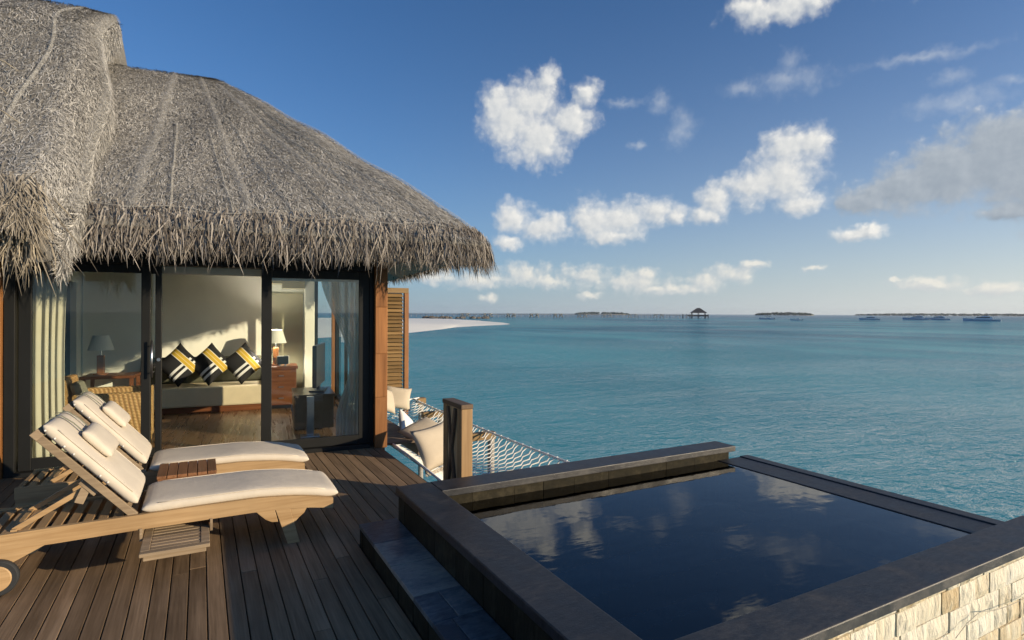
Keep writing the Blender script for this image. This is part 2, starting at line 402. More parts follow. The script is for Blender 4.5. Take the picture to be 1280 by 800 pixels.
def sea_fn(gg):
    p = gg.n('ShaderNodeNewGeometry').outputs['Position']
    # the body colour of the water over pale and dark patches of sea bed
    n1 = gg.noise(gg.mapping(p, (1.0, 0.45, 1), (0, 0, 0.5)), 0.018, 4, 0.5)
    n2 = gg.noise(gg.mapping(p, (1.0, 0.4, 1), (0, 0, 0.5)), 0.09, 4, 0.55)
    f = gg.m('ADD', gg.m('MULTIPLY', n1, 0.6), gg.m('MULTIPLY', n2, 0.4))
    c = gg.ramp(f, [(0.38, (0.022, 0.150, 0.220)), (0.5, (0.050, 0.265, 0.325)), (0.61, (0.105, 0.42, 0.445))])
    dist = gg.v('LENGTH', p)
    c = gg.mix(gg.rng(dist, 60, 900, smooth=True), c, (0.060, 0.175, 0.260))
    # shallows round the sand spit
    sd = gg.v('LENGTH', gg.v('MULTIPLY', gg.v('SUBTRACT', p, (85, 190, 0)), (1 / 62., 1 / 75., 0)))
    c = gg.mix(gg.m('MULTIPLY', gg.rng(gg.m('ADD', sd, gg.m('MULTIPLY', gg.m('SUBTRACT', n2, 0.5), 0.7)), 0.55, 1.1, 1, 0, True), 0.75), c, (0.10, 0.36, 0.38))
    nv = gg.v('LENGTH', gg.v('MULTIPLY', gg.v('SUBTRACT', p, (16, 34, 0)), (1 / 42., 1 / 60., 0)))
    c = gg.mix(gg.m('MULTIPLY', gg.rng(gg.m('ADD', nv, gg.m('MULTIPLY', gg.m('SUBTRACT', n2, 0.5), 0.9)), 0.35, 1.1, 1, 0, True), 0.38), c, (0.09, 0.46, 0.47))
    # waves: long low chop, ripples and fine wind pattern
    w0 = gg.noise(gg.mapping(p, (0.30, 0.95, 1), (0, 0, -0.95)), 0.55, 3, 0.5, 0.6)
    w1 = gg.noise(gg.mapping(p, (0.42, 1.0, 1), (0, 0, -0.80)), 1.7, 4, 0.55, 0.8)
    w2 = gg.noise(gg.mapping(p, (0.6, 1.0, 1), (0, 0, -1.2)), 5.5, 4, 0.55, 0.4)
    wl = gg.noise(gg.mapping(p, (0.25, 1.0, 1), (0, 0, -0.90)), 0.16, 3, 0.55, 0.5)
    wind = gg.noise(gg.mapping(p, (0.35, 1.0, 1), (0, 0, -0.70)), 0.035, 5, 0.6, 0.8)
    gust = gg.rng(wind, 0.36, 0.64, 0.60, 1.30)
    h = gg.m('ADD', gg.m('MULTIPLY', w0, 0.55), gg.m('ADD', gg.m('MULTIPLY', w1, 0.58), gg.m('MULTIPLY', w2, 0.22)))
    h = gg.m('ADD', gg.m('MULTIPLY', h, gust), gg.m('MULTIPLY', wl, 1.5))
    b = gg.n('ShaderNodeBump', {'Height': h, 'Strength': 1.0, 'Distance': 1.0})
    body = gg.n('ShaderNodeBsdfDiffuse', {'Color': c})
    gl = gg.n('ShaderNodeBsdfGlossy', {'Color': (1, 1, 1, 1), 'Roughness': 0.08, 'Normal': b.outputs[0]})
    fr = gg.n('ShaderNodeFresnel', {'IOR': 1.33, 'Normal': b.outputs[0]}).outputs[0]
    fr = gg.m('MINIMUM', gg.m('MULTIPLY', fr, 0.95), gg.rng(gust, 0.60, 1.30, 0.80, 0.62))
    return gg.n('ShaderNodeMixShader', {0: fr, 1: body, 2: gl})
M['sea'] = mat('lagoon_water', sea_fn)

def poolwater_fn(gg):
    p = gg.n('ShaderNodeNewGeometry').outputs['Position']
    w = gg.noise(gg.mapping(p, (0.6, 1.0, 1), (0, 0, 0.4)), 3.2, 3, 0.5, 0.5)
    w2 = gg.noise(gg.mapping(p, (0.5, 1.2, 1), (0, 0, 0.2)), 11.0, 2, 0.5)
    h = gg.m('ADD', w, gg.m('MULTIPLY', w2, 0.18))
    b = gg.n('ShaderNodeBump', {'Height': h, 'Strength': 0.16, 'Distance': 0.012})
    t = gg.n('ShaderNodeBsdfTransparent', {'Color': (0.46, 0.66, 0.72, 1)})
    gl = gg.n('ShaderNodeBsdfGlossy', {'Color': (1, 1, 1, 1), 'Roughness': 0.0, 'Normal': b.outputs[0]})
    fr = gg.n('ShaderNodeFresnel', {'IOR': 1.46, 'Normal': b.outputs[0]})
    return gg.n('ShaderNodeMixShader', {0: fr, 1: t, 2: gl})
M['poolwater'] = mat('still_pool_water', poolwater_fn)

# ------------------------------------------------------------------ mesh helpers
class MB:
    def __init__(s):
        s.v = []
        s.f = []
    def add(s, vs, fs):
        o = len(s.v)
        s.v += [tuple(p) for p in vs]
        s.f += [tuple(i + o for i in f) for f in fs]
        return s
    def box(s, x0, x1, y0, y1, z0, z1, mtx=None):
        vs = [(x, y, z) for z in (z0, z1) for y in (y0, y1) for x in (x0, x1)]
        if mtx is not None:
            vs = [mtx @ Vector(p) for p in vs]
        return s.add(vs, [(0, 2, 3, 1), (4, 5, 7, 6), (0, 1, 5, 4), (2, 6, 7, 3), (0, 4, 6, 2), (1, 3, 7, 5)])
    def prism(s, poly, lo, hi, plane='xz'):
        """polygon extruded along the third axis"""
        n = len(poly)
        def P(a, b, t):
            return (a, t, b) if plane == 'xz' else ((a, b, t) if plane == 'xy' else (t, a, b))
        vs = [P(a, b, lo) for a, b in poly] + [P(a, b, hi) for a, b in poly]
        fs = [tuple(range(n)), tuple(range(2 * n - 1, n - 1, -1))]
        fs += [(i, n + i, n + (i + 1) % n, (i + 1) % n) for i in range(n)]
        return s.add(vs, fs)
    def bar(s, a, b, w, h, up=(0, 0, 1)):
        a, b = Vector(a), Vector(b)
        d = (b - a).normalized()
        side = d.cross(Vector(up))
        if side.length < 1e-4:
            side = d.cross(Vector((0, 1, 0)))
        side.normalize()
        u = side.cross(d)
        vs = []
        for p in (a, b):
            for i, j in ((-1, -1), (1, -1), (1, 1), (-1, 1)):
                vs.append(p + side * (i * w / 2) + u * (j * h / 2))
        return s.add(vs, [(3, 2, 1, 0), (4, 5, 6, 7), (0, 1, 5, 4), (1, 2, 6, 5), (2, 3, 7, 6), (3, 0, 4, 7)])
    def tube(s, pts, r, n=6, cap=True):
        pts = [Vector(p) for p in pts]
        rs = r if isinstance(r, (list, tuple)) else [r] * len(pts)
        vs, fs = [], []
        prev = None
        for i, p in enumerate(pts):
            d = (pts[min(i + 1, len(pts) - 1)] - pts[max(i - 1, 0)]).normalized()
            ref = prev if prev is not None else (Vector((0, 0, 1)) if abs(d.z) < .9 else Vector((1, 0, 0)))
            a = d.cross(ref)
            if a.length < 1e-5:
                a = d.cross(Vector((0.3, 1, 0.2)))
            a.normalize()
            b = a.cross(d)
            prev = b
            for k in range(n):
                t = 2 * pi * k / n
                vs.append(p + (a * cos(t) + b * sin(t)) * rs[i])
        for i in range(len(pts) - 1):
            for k in range(n):
                fs.append((i * n + k, i * n + (k + 1) % n, (i + 1) * n + (k + 1) % n, (i + 1) * n + k))
        if cap:
            fs.append(tuple(range(n - 1, -1, -1)))
            fs.append(tuple(range((len(pts) - 1) * n, len(pts) * n)))
        return s.add(vs, fs)
    def lathe(s, prof, n=24, c=(0, 0, 0), axis='z'):
        vs, fs = [], []
        for (r, h) in prof:
            for k in range(n):
                t = 2 * pi * k / n
                p = (r * cos(t), r * sin(t), h) if axis == 'z' else (r * cos(t), h, r * sin(t))
                vs.append((p[0] + c[0], p[1] + c[1], p[2] + c[2]))
        for i in range(len(prof) - 1):
            for k in range(n):
                fs.append((i * n + k, i * n + (k + 1) % n, (i + 1) * n + (k + 1) % n, (i + 1) * n + k))
        fs.append(tuple(range(n)))
        fs.append(tuple(range(len(prof) * n - 1, (len(prof) - 1) * n - 1, -1)))
        return s.add(vs, fs)
    def grid(s, fn, nu, nv, close_u=False):
        vs = [fn(i / nu, j / nv) for j in range(nv + 1) for i in range(nu + 1)]
        fs = [(j * (nu + 1) + i, j * (nu + 1) + i + 1, (j + 1) * (nu + 1) + i + 1, (j + 1) * (nu + 1) + i) for j in range(nv) for i in range(nu)]
        return s.add(vs, fs)
    def build(s, name, m, parent=None, smooth=False, bevel=0.0, solid=0.0, sub=0, fix=True):
        me = bpy.data.meshes.new(name)
        me.from_pydata(s.v, [], s.f)
        me.update()
        if fix and len(s.f) < 40000:
            bm = bmesh.new()
            bm.from_mesh(me)
            bmesh.ops.recalc_face_normals(bm, faces=bm.faces)
            bm.to_mesh(me)
            bm.free()
        o = bpy.data.objects.new(name, me)
        COL.objects.link(o)
        me.materials.append(M[m] if isinstance(m, str) else m)
        if smooth:
            for p in me.polygons:
                p.use_smooth = True
        if solid:
            md = o.modifiers.new('solid', 'SOLIDIFY')
            md.thickness = solid
            md.offset = 0
        if bevel:
            md = o.modifiers.new('bevel', 'BEVEL')
            md.width = bevel
            md.segments = 2
            md.limit_method = 'ANGLE'
            md.angle_limit = radians(40)
        if sub:
            md = o.modifiers.new('sub', 'SUBSURF')
            md.levels = sub
            md.render_levels = sub
        if parent is not None:
            o.parent = parent
        return o

def tag(o, label=None, cat=None, group=None, kind=None):
    if label: o['label'] = label
    if cat: o['category'] = cat
    if group: o['group'] = group
    if kind: o['kind'] = kind
    return o
def thing(name, label, cat, loc=(0, 0, 0), rz=0.0, group=None):
    o = bpy.data.objects.new(name, None)
    o.empty_display_size = 0.1
    COL.objects.link(o)
    o.location = loc
    o.rotation_euler = (0, 0, rz)
    return tag(o, label, cat, group)
def kids(o):
    return [c for c in COL.objects if c.parent is o]
def copy_tree(o, parent=None):
    c = o.copy()
    COL.objects.link(c)
    c.parent = parent
    for ch in kids(o):
        copy_tree(ch, c)
    return c
def rnd(a, b):
    return random.uniform(a, b)
def lerp(a, b, t):
    return a + (b - a) * t
def interp(x, xs, ys):
    if x <= xs[0]: return ys[0]
    for i in range(len(xs) - 1):
        if x <= xs[i + 1]:
            return lerp(ys[i], ys[i + 1], (x - xs[i]) / (xs[i + 1] - xs[i]))
    return ys[-1]
def sstep(a, b, x):
    t = min(1, max(0, (x - a) / (b - a)))
    return t * t * (3 - 2 * t)
# ================================================================== the setting
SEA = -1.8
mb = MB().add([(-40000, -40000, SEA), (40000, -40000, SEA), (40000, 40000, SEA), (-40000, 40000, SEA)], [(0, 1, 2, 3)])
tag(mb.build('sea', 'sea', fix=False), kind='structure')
# sea bed slab is not needed: the water is opaque turquoise

# sand spit: outline on the water, raised towards its middle
near = [(-60, 18), (-20, 46), (10, 74), (31, 93), (44, 112), (53, 127), (70, 145), (84, 155)]
far = [(-60, 300), (-10, 330), (40, 340), (90, 320), (112, 285), (116, 245), (103, 200), (92, 170)]
def spit(u, v):
    x0, y0 = interp(u, [i / 7 for i in range(8)], [p[0] for p in near]), interp(u, [i / 7 for i in range(8)], [p[1] for p in near])
    x1, y1 = interp(u, [i / 7 for i in range(8)], [p[0] for p in far]), interp(u, [i / 7 for i in range(8)], [p[1] for p in far])
    w = sin(pi * min(1, v)) if v < 1 else 0
    tip = sstep(1.0, 0.35, u)
    h = (0.15 + 1.1 * tip) * min(1, 2.2 * w) * (0.9 + 0.1 * sin(u * 17 + v * 5))
    wob = 2.0 * sin(u * 23) * (1 - abs(2 * v - 1))
    return (lerp(x0, x1, v) + wob, lerp(y0, y1, v), SEA - 0.12 + h)
tag(MB().grid(spit, 50, 30).build('beach', 'sand', smooth=True, fix=False), kind='structure')

# islands on the horizon: a sand rim with a mass of palms on it
def island(cx, cy, length, ang, hgt, seed):
    rr = random.Random(seed)
    ca, sa = cos(ang), sin(ang)
    def pt(a, b, z):
        return (cx + a * ca - b * sa, cy + a * sa + b * ca, z)
    mb = MB()
    ring = [(cos(t) * length / 2, sin(t) * length / 7) for t in [2 * pi * k / 40 for k in range(40)]]
    mb.add([pt(a, b, SEA - 0.5) for a, b in ring] + [pt(a * .97, b * .97, SEA + 1.2) for a, b in ring], [(k, (k + 1) % 40, 40 + (k + 1) % 40, 40 + k) for k in range(40)] + [tuple(range(40, 80))])
    tag(mb.build('island', 'island_sand'), kind='structure')
    fb_ = MB()
    n = int(length / 5)
    for i in range(n * 2):
        a = rr.uniform(-.47, .47) * length
        b = rr.uniform(-.1, .1) * length * sqrt(max(0.02, 1 - (2 * a / length) ** 2))
        edge = max(.25, 1 - abs(2 * a / length) ** 4)
        r = rr.uniform(.6, 1.15) * hgt * 0.55
        z0 = SEA + 1 + hgt * edge * rr.uniform(.35, .7)
        vs = []
        fs = []
        for j in range(4):
            for k in range(7):
                t = 2 * pi * k / 7
                ph = pi * j / 3
                q = r * rr.uniform(.75, 1.2)
                vs.append(pt(a + q * 1.5 * sin(ph) * cos(t), b + q * 1.2 * sin(ph) * sin(t), z0 + q * .8 * cos(ph)))
        for j in range(3):
            for k in range(7):
                fs.append((j * 7 + k, j * 7 + (k + 1) % 7, (j + 1) * 7 + (k + 1) % 7, (j + 1) * 7 + k))
        fb_.add(vs, fs)
    tag(fb_.build('palm_forest', 'forest', fix=False), kind='stuff')
island(1560, 2050, 245, -0.65, 10, 1)       # behind the jetty
island(1960, 1440, 205, -0.95, 11, 2)       # right of the pavilion
island(3300, 1470, 900, -1.15, 11, 3)       # long low island at the right edge
island(3800, 1050, 700, -1.15, 11, 4)

# ------------------------------------------------------------------ deck
PITCH, BW = 0.0957, 0.0895
deck = MB()
x = 0.995 - 0.0895 - 0.0957 * 62
k = 0
while x < 1.95:
    y0 = -2.5 if x + BW < 0.999 else 4.125
    y1 = 7.42 - 0.0945 * (x + 1.68) + 0.05
    y = y0 + (rnd(-2.2, 0) if y0 < 0 else 0)
    if y0 < 0:
        cuts = [y]
        while cuts[-1] < y1 - 2.5:
            cuts.append(cuts[-1] + rnd(2.0, 3.4))
        cuts.append(y1)
    else:
        cuts = [y0, y1] if random.random() < .6 else [y0, rnd(y0 + .8, y1 - .5), y1]
    for a, b in zip(cuts, cuts[1:]):
        if b - a < .05: continue
        dz = rnd(-.0012, .0012)
        deck.box(x, x + BW, a + .0015, b - .0015, -.028 + dz, dz)
    x += PITCH
tag(deck.build('deck', 'deck', bevel=.0025), kind='structure')
fr_ = MB()
for yy in (-2.0, -1.2, -.4, .4, 1.2, 2.0, 2.8, 3.6):
    fr_.box(-5, .985, yy - .04, yy + .04, -.2, -.031)
for yy in (4.2, 5.0, 5.8, 6.6):
    fr_.box(-5, 1.97, yy - .04, yy + .04, -.2, -.031)
fr_.box(-5, 1.0, -2.5, -.9, -.26, -.21)  # dark sheets added below the joists so the board gaps read dark
fr_.box(-5, 1.29, -2.5, 4.1, -.31, -.27)
fr_.box(-5, .985, 4.1005, 7.9, -.31, -.27)
fr_.box(.99, 1.985, 4.14, 7.2, -.31, -.27)
fr_.box(1.972, 1.995, 4.13, 7.07, -.2, -.03)
tag(fr_.build('deck_frame_dark_sheet', 'soffit'), kind='structure')
# side deck by the hammock, planks running the other way
sd = MB()
yy = 7.16
while yy < 9.2:
    sd.box(2.02, 2.56, yy, yy + .09, -.03, rnd(-.001, .001))
    yy += .096
sd.box(2.03, 2.06, 7.16, 9.2, -.2, -.033)
sd.box(2.50, 2.54, 7.16, 9.2, -.2, -.033)
tag(sd.build('side_deck', 'deck_x', bevel=.0025), kind='structure')

# ------------------------------------------------------------------ plunge pool
PX0, PX1, PY0, PY1 = 1.262, 4.555, 1.44, 4.108      # coping outline
IX0, IX1, IY0, IY1 = 1.525, 4.345, 1.675, 3.872      # inner edges
ZC = 0.38
pool = thing('plunge_pool', 'raised plunge pool with dark slate coping beside the wooden deck', 'pool', (PX0, PY1, 0))
def pbuild(mb, name, m, **k):
    mb.v = [(a - PX0, b - PY1, c) for a, b, c in mb.v]
    return mb.build(name, m, pool, **k)
cop = MB()
def slabs(x0, x1, y0, y1, along, z0, z1, length, target):
    a0, a1 = (x0, x1) if along == 'x' else (y0, y1)
    n = max(1, round((a1 - a0) / length))
    cuts = [a0] + [a0 + (a1 - a0) * (i + rnd(-.12, .12)) / n for i in range(1, n)] + [a1]
    for p, q in zip(cuts, cuts[1:]):
        dz = rnd(-.0005, .0005)
        if along == 'x':
            target.box(p + .0006, q - .0006, y0, y1, z0 + dz, z1 + dz)
        else:
            target.box(x0, x1, p + .0006, q - .0006, z0 + dz, z1 + dz)
slabs(PX0, IX0, PY0, PY1, 'y', ZC - .052, ZC, 9, cop)                 # deck side
slabs(IX0 + .002, PX1, IY1 - .012, PY1, 'x', ZC - .052, ZC, 9, cop)    # far side
slabs(IX0 + .002, PX1 + .055, PY0, IY0, 'x', ZC - .052, ZC, 9, cop)     # near side
pbuild(cop, 'coping', 'slate', bevel=.006)
# infinity weir: flat wet stone, low outer rim
we = MB()
slabs(IX1, 4.645, IY0 - .02, IY1 + .02, 'y', .10, .258, 9, we)
slabs(4.646, 4.76, IY0 - .02, IY1 + .02, 'y', .10, .266, 9, we)
pbuild(we, 'weir', 'slate', bevel=.006)
# structural walls under the coping, tiled faces
def tiles_x(mb, y, th, x0, x1, z0, z1, w, h, sgn):
    z = z0
    while z < z1 - 1e-4:
        zz = min(z1, z + h)
        xx = x0 - rnd(0, w)
        while xx < x1:
            e = min(x1, xx + w * rnd(.85, 1.2))
            s_ = max(x0, xx)
            if e - s_ > .01:
                d = th + rnd(0, .004)
                mb.box(s_ + .0004, e - .0004, min(y, y + sgn * d), max(y, y + sgn * d), z + .001, zz - .001)
            xx = e if e > xx else xx + w
        z = zz
def tiles_y(mb, x, th, y0, y1, z0, z1, w, h, sgn):
    z = z0
    while z < z1 - 1e-4:
        zz = min(z1, z + h)
        yy = y0 - rnd(0, w)
        while yy < y1:
            e = min(y1, yy + w * rnd(.85, 1.2))
            s_ = max(y0, yy)
            if e - s_ > .01:
                d = th + rnd(0, .004)
                mb.box(min(x, x + sgn * d), max(x, x + sgn * d), s_ + .001, e - .001, z + .001, zz - .001)
            yy = e if e > yy else yy + w
        z = zz
body = MB()
body.box(1.295, 1.48, 1.53, 4.07, -1.2, ZC - .053)
body.box(1.482, 4.50, 3.91, 4.07, -1.2, ZC - .053)
body.box(1.482, 4.52, 1.53, 1.64, -1.2, ZC - .053)
body.box(4.40, 4.74, 1.66, 4.02, -1.2, .098)
body.box(1.3, 4.66, 1.55, 4.05, -2.2, -1.21)
pbuild(body, 'wall', 'concrete')
tl = MB()
tiles_y(tl, 1.294, .012, 1.5, 4.09, .0, ZC - .054, .16, .33, -1)
tiles_x(tl, 4.072, .012, 1.28, 4.52, -.35, ZC - .054, .3, .35, 1)
pbuild(tl, 'outer_tiles', 'slate_wall', bevel=.002)
ti = MB()
tiles_x(ti, 3.908, .012, 1.50, 4.50, .12, ZC - .054, .30, .30, -1)
tiles_y(ti, 1.482, .012, 1.66, 3.89, .12, ZC - .054, .30, .30, 1)
tiles_x(ti, 1.642, .012, 1.50, 4.50, .12, ZC - .054, .30, .30, 1)
pbuild(ti, 'waterline_tiles', 'slate_wall', bevel=.002)
ln = MB()
xx = 1.50
while xx < 4.38:
    yy = 1.66
    while yy < 3.89:
        ln.box(xx + .002, min(4.385, xx + .3) - .002, yy + .002, min(3.89, yy + .3) - .002, -1.02, -1.0 + rnd(0, .003))
        yy += .3
    xx += .3
tiles_x(ln, 3.906, .014, 1.50, 4.39, -1.0, .115, .3, .3, -1)
tiles_y(ln, 1.483, .014, 1.67, 3.88, -1.0, .115, .3, .3, 1)
tiles_x(ln, 1.643, .014, 1.50, 4.39, -1.0, .115, .3, .3, 1)
tiles_y(ln, 4.398, .014, 1.67, 3.88, -1.0, .095, .3, .3, -1)
pbuild(ln, 'lining', 'lining')
# split-face sandstone cladding on the side that faces away from the villa
cl = MB()
z = ZC - .055
def stone(x0, x1, z0, z1, yb):
    nx, nz = 5, 3
    dep = rnd(.024, .036)
    gx = [[(lerp(x0, x1, i / nx), yb - dep - (0 if i in (0, nx) or j in (0, nz) else rnd(-.002, .010)) + (.004 if i in (0, nx) or j in (0, nz) else 0), lerp(z0, z1, j / nz)) for i in range(nx + 1)] for j in range(nz + 1)]
    vs = [p for row in gx for p in row]
    fs = [(j * (nx + 1) + i, j * (nx + 1) + i + 1, (j + 1) * (nx + 1) + i + 1, (j + 1) * (nx + 1) + i) for j in range(nz) for i in range(nx)]
    per = [i for i in range(nx + 1)] + [(j + 1) * (nx + 1) + nx for j in range(nz)] + [nz * (nx + 1) + i for i in range(nx - 1, -1, -1)] + [j * (nx + 1) for j in range(nz - 1, 0, -1)]
    b0 = len(vs)
    vs += [(vs[i][0], yb, vs[i][2]) for i in per]
    n = len(per)
    fs += [(per[i], b0 + i, b0 + (i + 1) % n, per[(i + 1) % n]) for i in range(n)]
    cl.add(vs, fs)
first = True
while z > -2.1:
    h = rnd(.06, .08) if first else rnd(.075, .125)
    first = False
    xx = 1.3
    while xx < 4.52:
        w = rnd(.07, .25)
        e = min(4.53, xx + w)
        if 4.53 - e < .06: e = 4.53
        stone(xx + .0012, e - .0012, z - h + .001, z - .001, 1.527)
        xx = e
    z -= h
pbuild(cl, 'stone_cladding', 'cladding')
# slate step along the deck side
st = MB()
yy = 4.118
while yy > -1.0:
    l = rnd(.26, .42)
    xs = [.998, .998 + rnd(.10, .19), 1.276]
    if random.random() < .45: xs = [.998, 1.276]
    for p, q in zip(xs, xs[1:]):
        d = rnd(-.0015, .0015)
        st.box(p + .0015, q - .0015, yy - l + .0015, yy - .0015, .118 + d, .146 + d)
    yy -= l
pbuild(st, 'step', 'slate_step', bevel=.003)
sf = MB()
tiles_y(sf, 1.018, .012, -1.0, 4.105, -.06, .117, .13, .18, -1)
tiles_x(sf, 4.098, .012, 1.006, 1.274, .0, .117, .13, .12, 1)
sf.box(1.02, 1.27, -1.0, 4.09, -.26, .116)
pbuild(sf, 'step_riser', 'slate_wall', bevel=.002)
tag(MB().box(1.484, 4.3445, 1.645, 3.905, -.02, .252).build('pool_water', 'poolwater'), kind='structure')
# thin cable pinned along the sandstone
cp = []
for (a, b) in ((3.30, .02), (3.42, .06), (3.52, .085), (3.56, .088), (3.7, .06), (3.85, .045), (4.0, .04), (4.3, .05), (4.52, .05)):
    cp.append((a, 1.462 + rnd(-.003, .003), b + .03))
tag(MB().tube([Vector(cp[min(len(cp)-1, int(q))]).lerp(Vector(cp[min(len(cp)-1, int(q)+1)]), sstep(0, 1, q - int(q))) for q in [k_ * .25 for k_ in range(4 * (len(cp) - 1) + 1)]], .0018, 6).build('cable', 'cable', smooth=True), 'thin grey cable looping along the pale sandstone pool wall', 'cable')

# ================================================================== the villa (local frame: s right along the doors, t inwards)
VA, VR = (-1.683, 7.396, 0), radians(-5.40)
villa = thing('beach_villa', 'thatched overwater villa with dark framed glass sliding doors', 'villa', VA, VR)
VM = Matrix.Translation(VA) @ Matrix.Rotation(VR, 4, 'Z')
def VW(s, t, z=0.0):
    return VM @ Vector((s, t, z))
# floor, walls, ceiling
fl = MB()
s = -.55
while s < 3.6:
    fl.box(s, min(3.62, s + .118), .0, 4.3, -.03, .02)
    s += .12
fl.build('floor', 'parquet', villa)
w = MB()
w.box(-.4, 3.02, 4.2, 4.32, .0, 2.42)
w.build('back_wall', 'plaster', villa)
MB().box(2.43, 2.99, 4.17, 4.198, .022, 1.995).build('wall_panel', 'plaster_olive', villa)
w = MB()
w.box(-.56, -.42, 2.9, 3.05, .021, 2.42)
w.box(-.56, -.42, 3.95, 4.32, .021, 2.42)
w.box(-.56, -.42, 3.051, 3.949, 2.12, 2.42)
w.build('side_wall', 'plaster', villa)
dr = MB()
dr.box(-.54, -.50, 3.06, 3.94, .021, 2.119)
dr.build('inner_door', 'black', villa)
MB().box(3.0, 3.17, 3.86, 4.18, .021, 2.40).build('pillar', 'plaster', villa, bevel=.01)
c_ = MB()
c_.box(-.56, 3.6, .12, 4.32, 2.425, 2.45)
c_.build('ceiling', 'ceiling', villa)
MB().box(2.3, 2.62, 3.7, 4.19, 2.16, 2.42).build('bulkhead', 'plaster_olive', villa)
MB().box(2.622, 2.995, 3.7, 4.19, 2.08, 2.42).build('bulkhead', 'plaster_olive', villa)
bl = MB()
bl.box(1.25, 2.40, .26, .34, 2.08, 2.30)
for i in range(9):
    bl.box(1.25, 2.40, .25, .258, 2.085 + i * .024, 2.104 + i * .024)
bl.build('blind', 'ceiling', villa)
# outer frame of the doors
f = MB()
f.box(-.018, .07, -.02, .16, .0, 2.42)
f.box(3.535, 3.585, .0, .16, .0, 2.42)
f.box(.071, 3.534, -.02, .16, 2.155, 2.42)
f.box(.071, 3.534, -.06, .16, .0, .045)
f.build('door_frame', 'frame', villa, bevel=.004)
def sash(s0, s1, t0, st_l, st_r, zb, zt, z1):
    q = MB()
    q.box(s0, s0 + st_l, t0, t0 + .045, .047, z1)
    q.box(s1 - st_r, s1, t0, t0 + .045, .047, z1)
    q.box(s0 + st_l + .0005, s1 - st_r - .0005, t0 + .001, t0 + .044, .047, zb)
    q.box(s0 + st_l + .0005, s1 - st_r - .0005, t0 + .001, t0 + .044, zt, z1)
    o = q.build('sliding_door', 'frame', villa, bevel=.004)
    MB().box(s0 + st_l - .008, s1 - st_r + .008, t0 + .018, t0 + .026, zb - .01, zt + .01).build('glass', 'glass', o)
    return o
d1 = sash(.085, 1.218, .02, .105, .086, .168, 2.065, 2.154)
d2 = sash(1.150, 1.312, .085, .06, .06, .168, 2.065, 2.154)
h = MB().tube([(1.24, -.038, .95), (1.24, -.038, 1.345)], .011, 10)
h.tube([(1.24, -.038, 1.0), (1.24, .085, 1.0)], .007, 8).tube([(1.24, -.038, 1.29), (1.24, .085, 1.29)], .007, 8)
h.build('handle', 'steel', d2, smooth=True)
MB().lathe([(.017, -.012), (.02, -.004), (.02, 0)], 14, (1.285, .084, 1.13), 'y').build('lock', 'steel', d2)
d3 = sash(2.312, 3.534, .02, .112, .125, .155, 2.052, 2.154)
# inner white head trim seen through the right door
MB().box(2.33, 3.53, .18, .21, 2.03, 2.085).build('curtain_rail', 'shade', villa)
# glazing of the corner and of the side towards the sea
def win(p0, p1, nm):
    q = MB()
    a, b = Vector((*p0, 0)), Vector((*p1, 0))
    L = (b - a).length
    d = (b - a) / L
    up = Vector((0, 0, 1))
    for k in range(nm + 1):
        p = a + d * (L * k / nm)
        q.bar(p + up * .022, p + up * 2.42, .055, .07, d)
    q.bar(a + up * .06, b + up * .06, .07, .07)
    q.bar(a + up * 2.36, b + up * 2.36, .07, .12)
    o = q.build('window', 'frame', villa)
    nrm = Vector((-d.y, d.x, 0)) * .004
    vs = [a + up * .08 - nrm, b + up * .08 - nrm, b + up * 2.31 - nrm, a + up * 2.31 - nrm, a + up * .08 + nrm, b + up * .08 + nrm, b + up * 2.31 + nrm, a + up * 2.31 + nrm]
    MB().add(vs, [(0, 1, 2, 3), (7, 6, 5, 4), (0, 4, 5, 1), (1, 5, 6, 2), (2, 6, 7, 3), (3, 7, 4, 0)]).build('glass', 'glass', o)
win((3.61, .25), (3.61, 4.2), 3)
win((3.22, 4.24), (3.57, 4.24), 1)
win((-.49, .2), (-.49, 2.86), 2)  # left-hand glazing added to let more daylight into the room
pp = MB()
pp.box(3.42, 3.47, 3.3, 3.42, .022, 2.4)
pp.build('mullion', 'post', villa)
# posts
p = MB()
zz = [0, .62, 1.15, 1.72, 2.42]
for a, b in zip(zz, zz[1:]):
    p.box(3.588, 3.735, -.10, .10, a + .0008, b - .0008)
p.build('corner_post', 'post', villa, bevel=.004)
MB().box(-.15, -.025, -.06, .12, 0, 2.42).build('corner_post', 'post', villa, bevel=.004)
# soffit under the thatch and tie beams
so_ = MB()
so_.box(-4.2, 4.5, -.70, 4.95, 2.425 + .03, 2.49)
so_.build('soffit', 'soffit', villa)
bm_ = MB()
for s in (3.66,):
    bm_.box(s - .05, s + .05, .12, 4.9, 2.30, 2.424)
bm_.build('beam', 'soffit', villa)

# ---- main roof
MR, RT = 3.35, 2.40
PM = [0, .24, .62, 1.12, 1.65, 2.32, 2.85, 3.15, 3.35]
PZ = [2.50, 2.76, 3.09, 3.46, 3.89, 4.43, 4.83, 5.03, 5.09]
SE = 4.88                       # right-hand eave
TE = -.95                       # front eave
TB = RT + MR                    # back eave
SR = SE - MR                    # end of the ridge
def roof_z(m):
    return interp(m, PM, PZ)
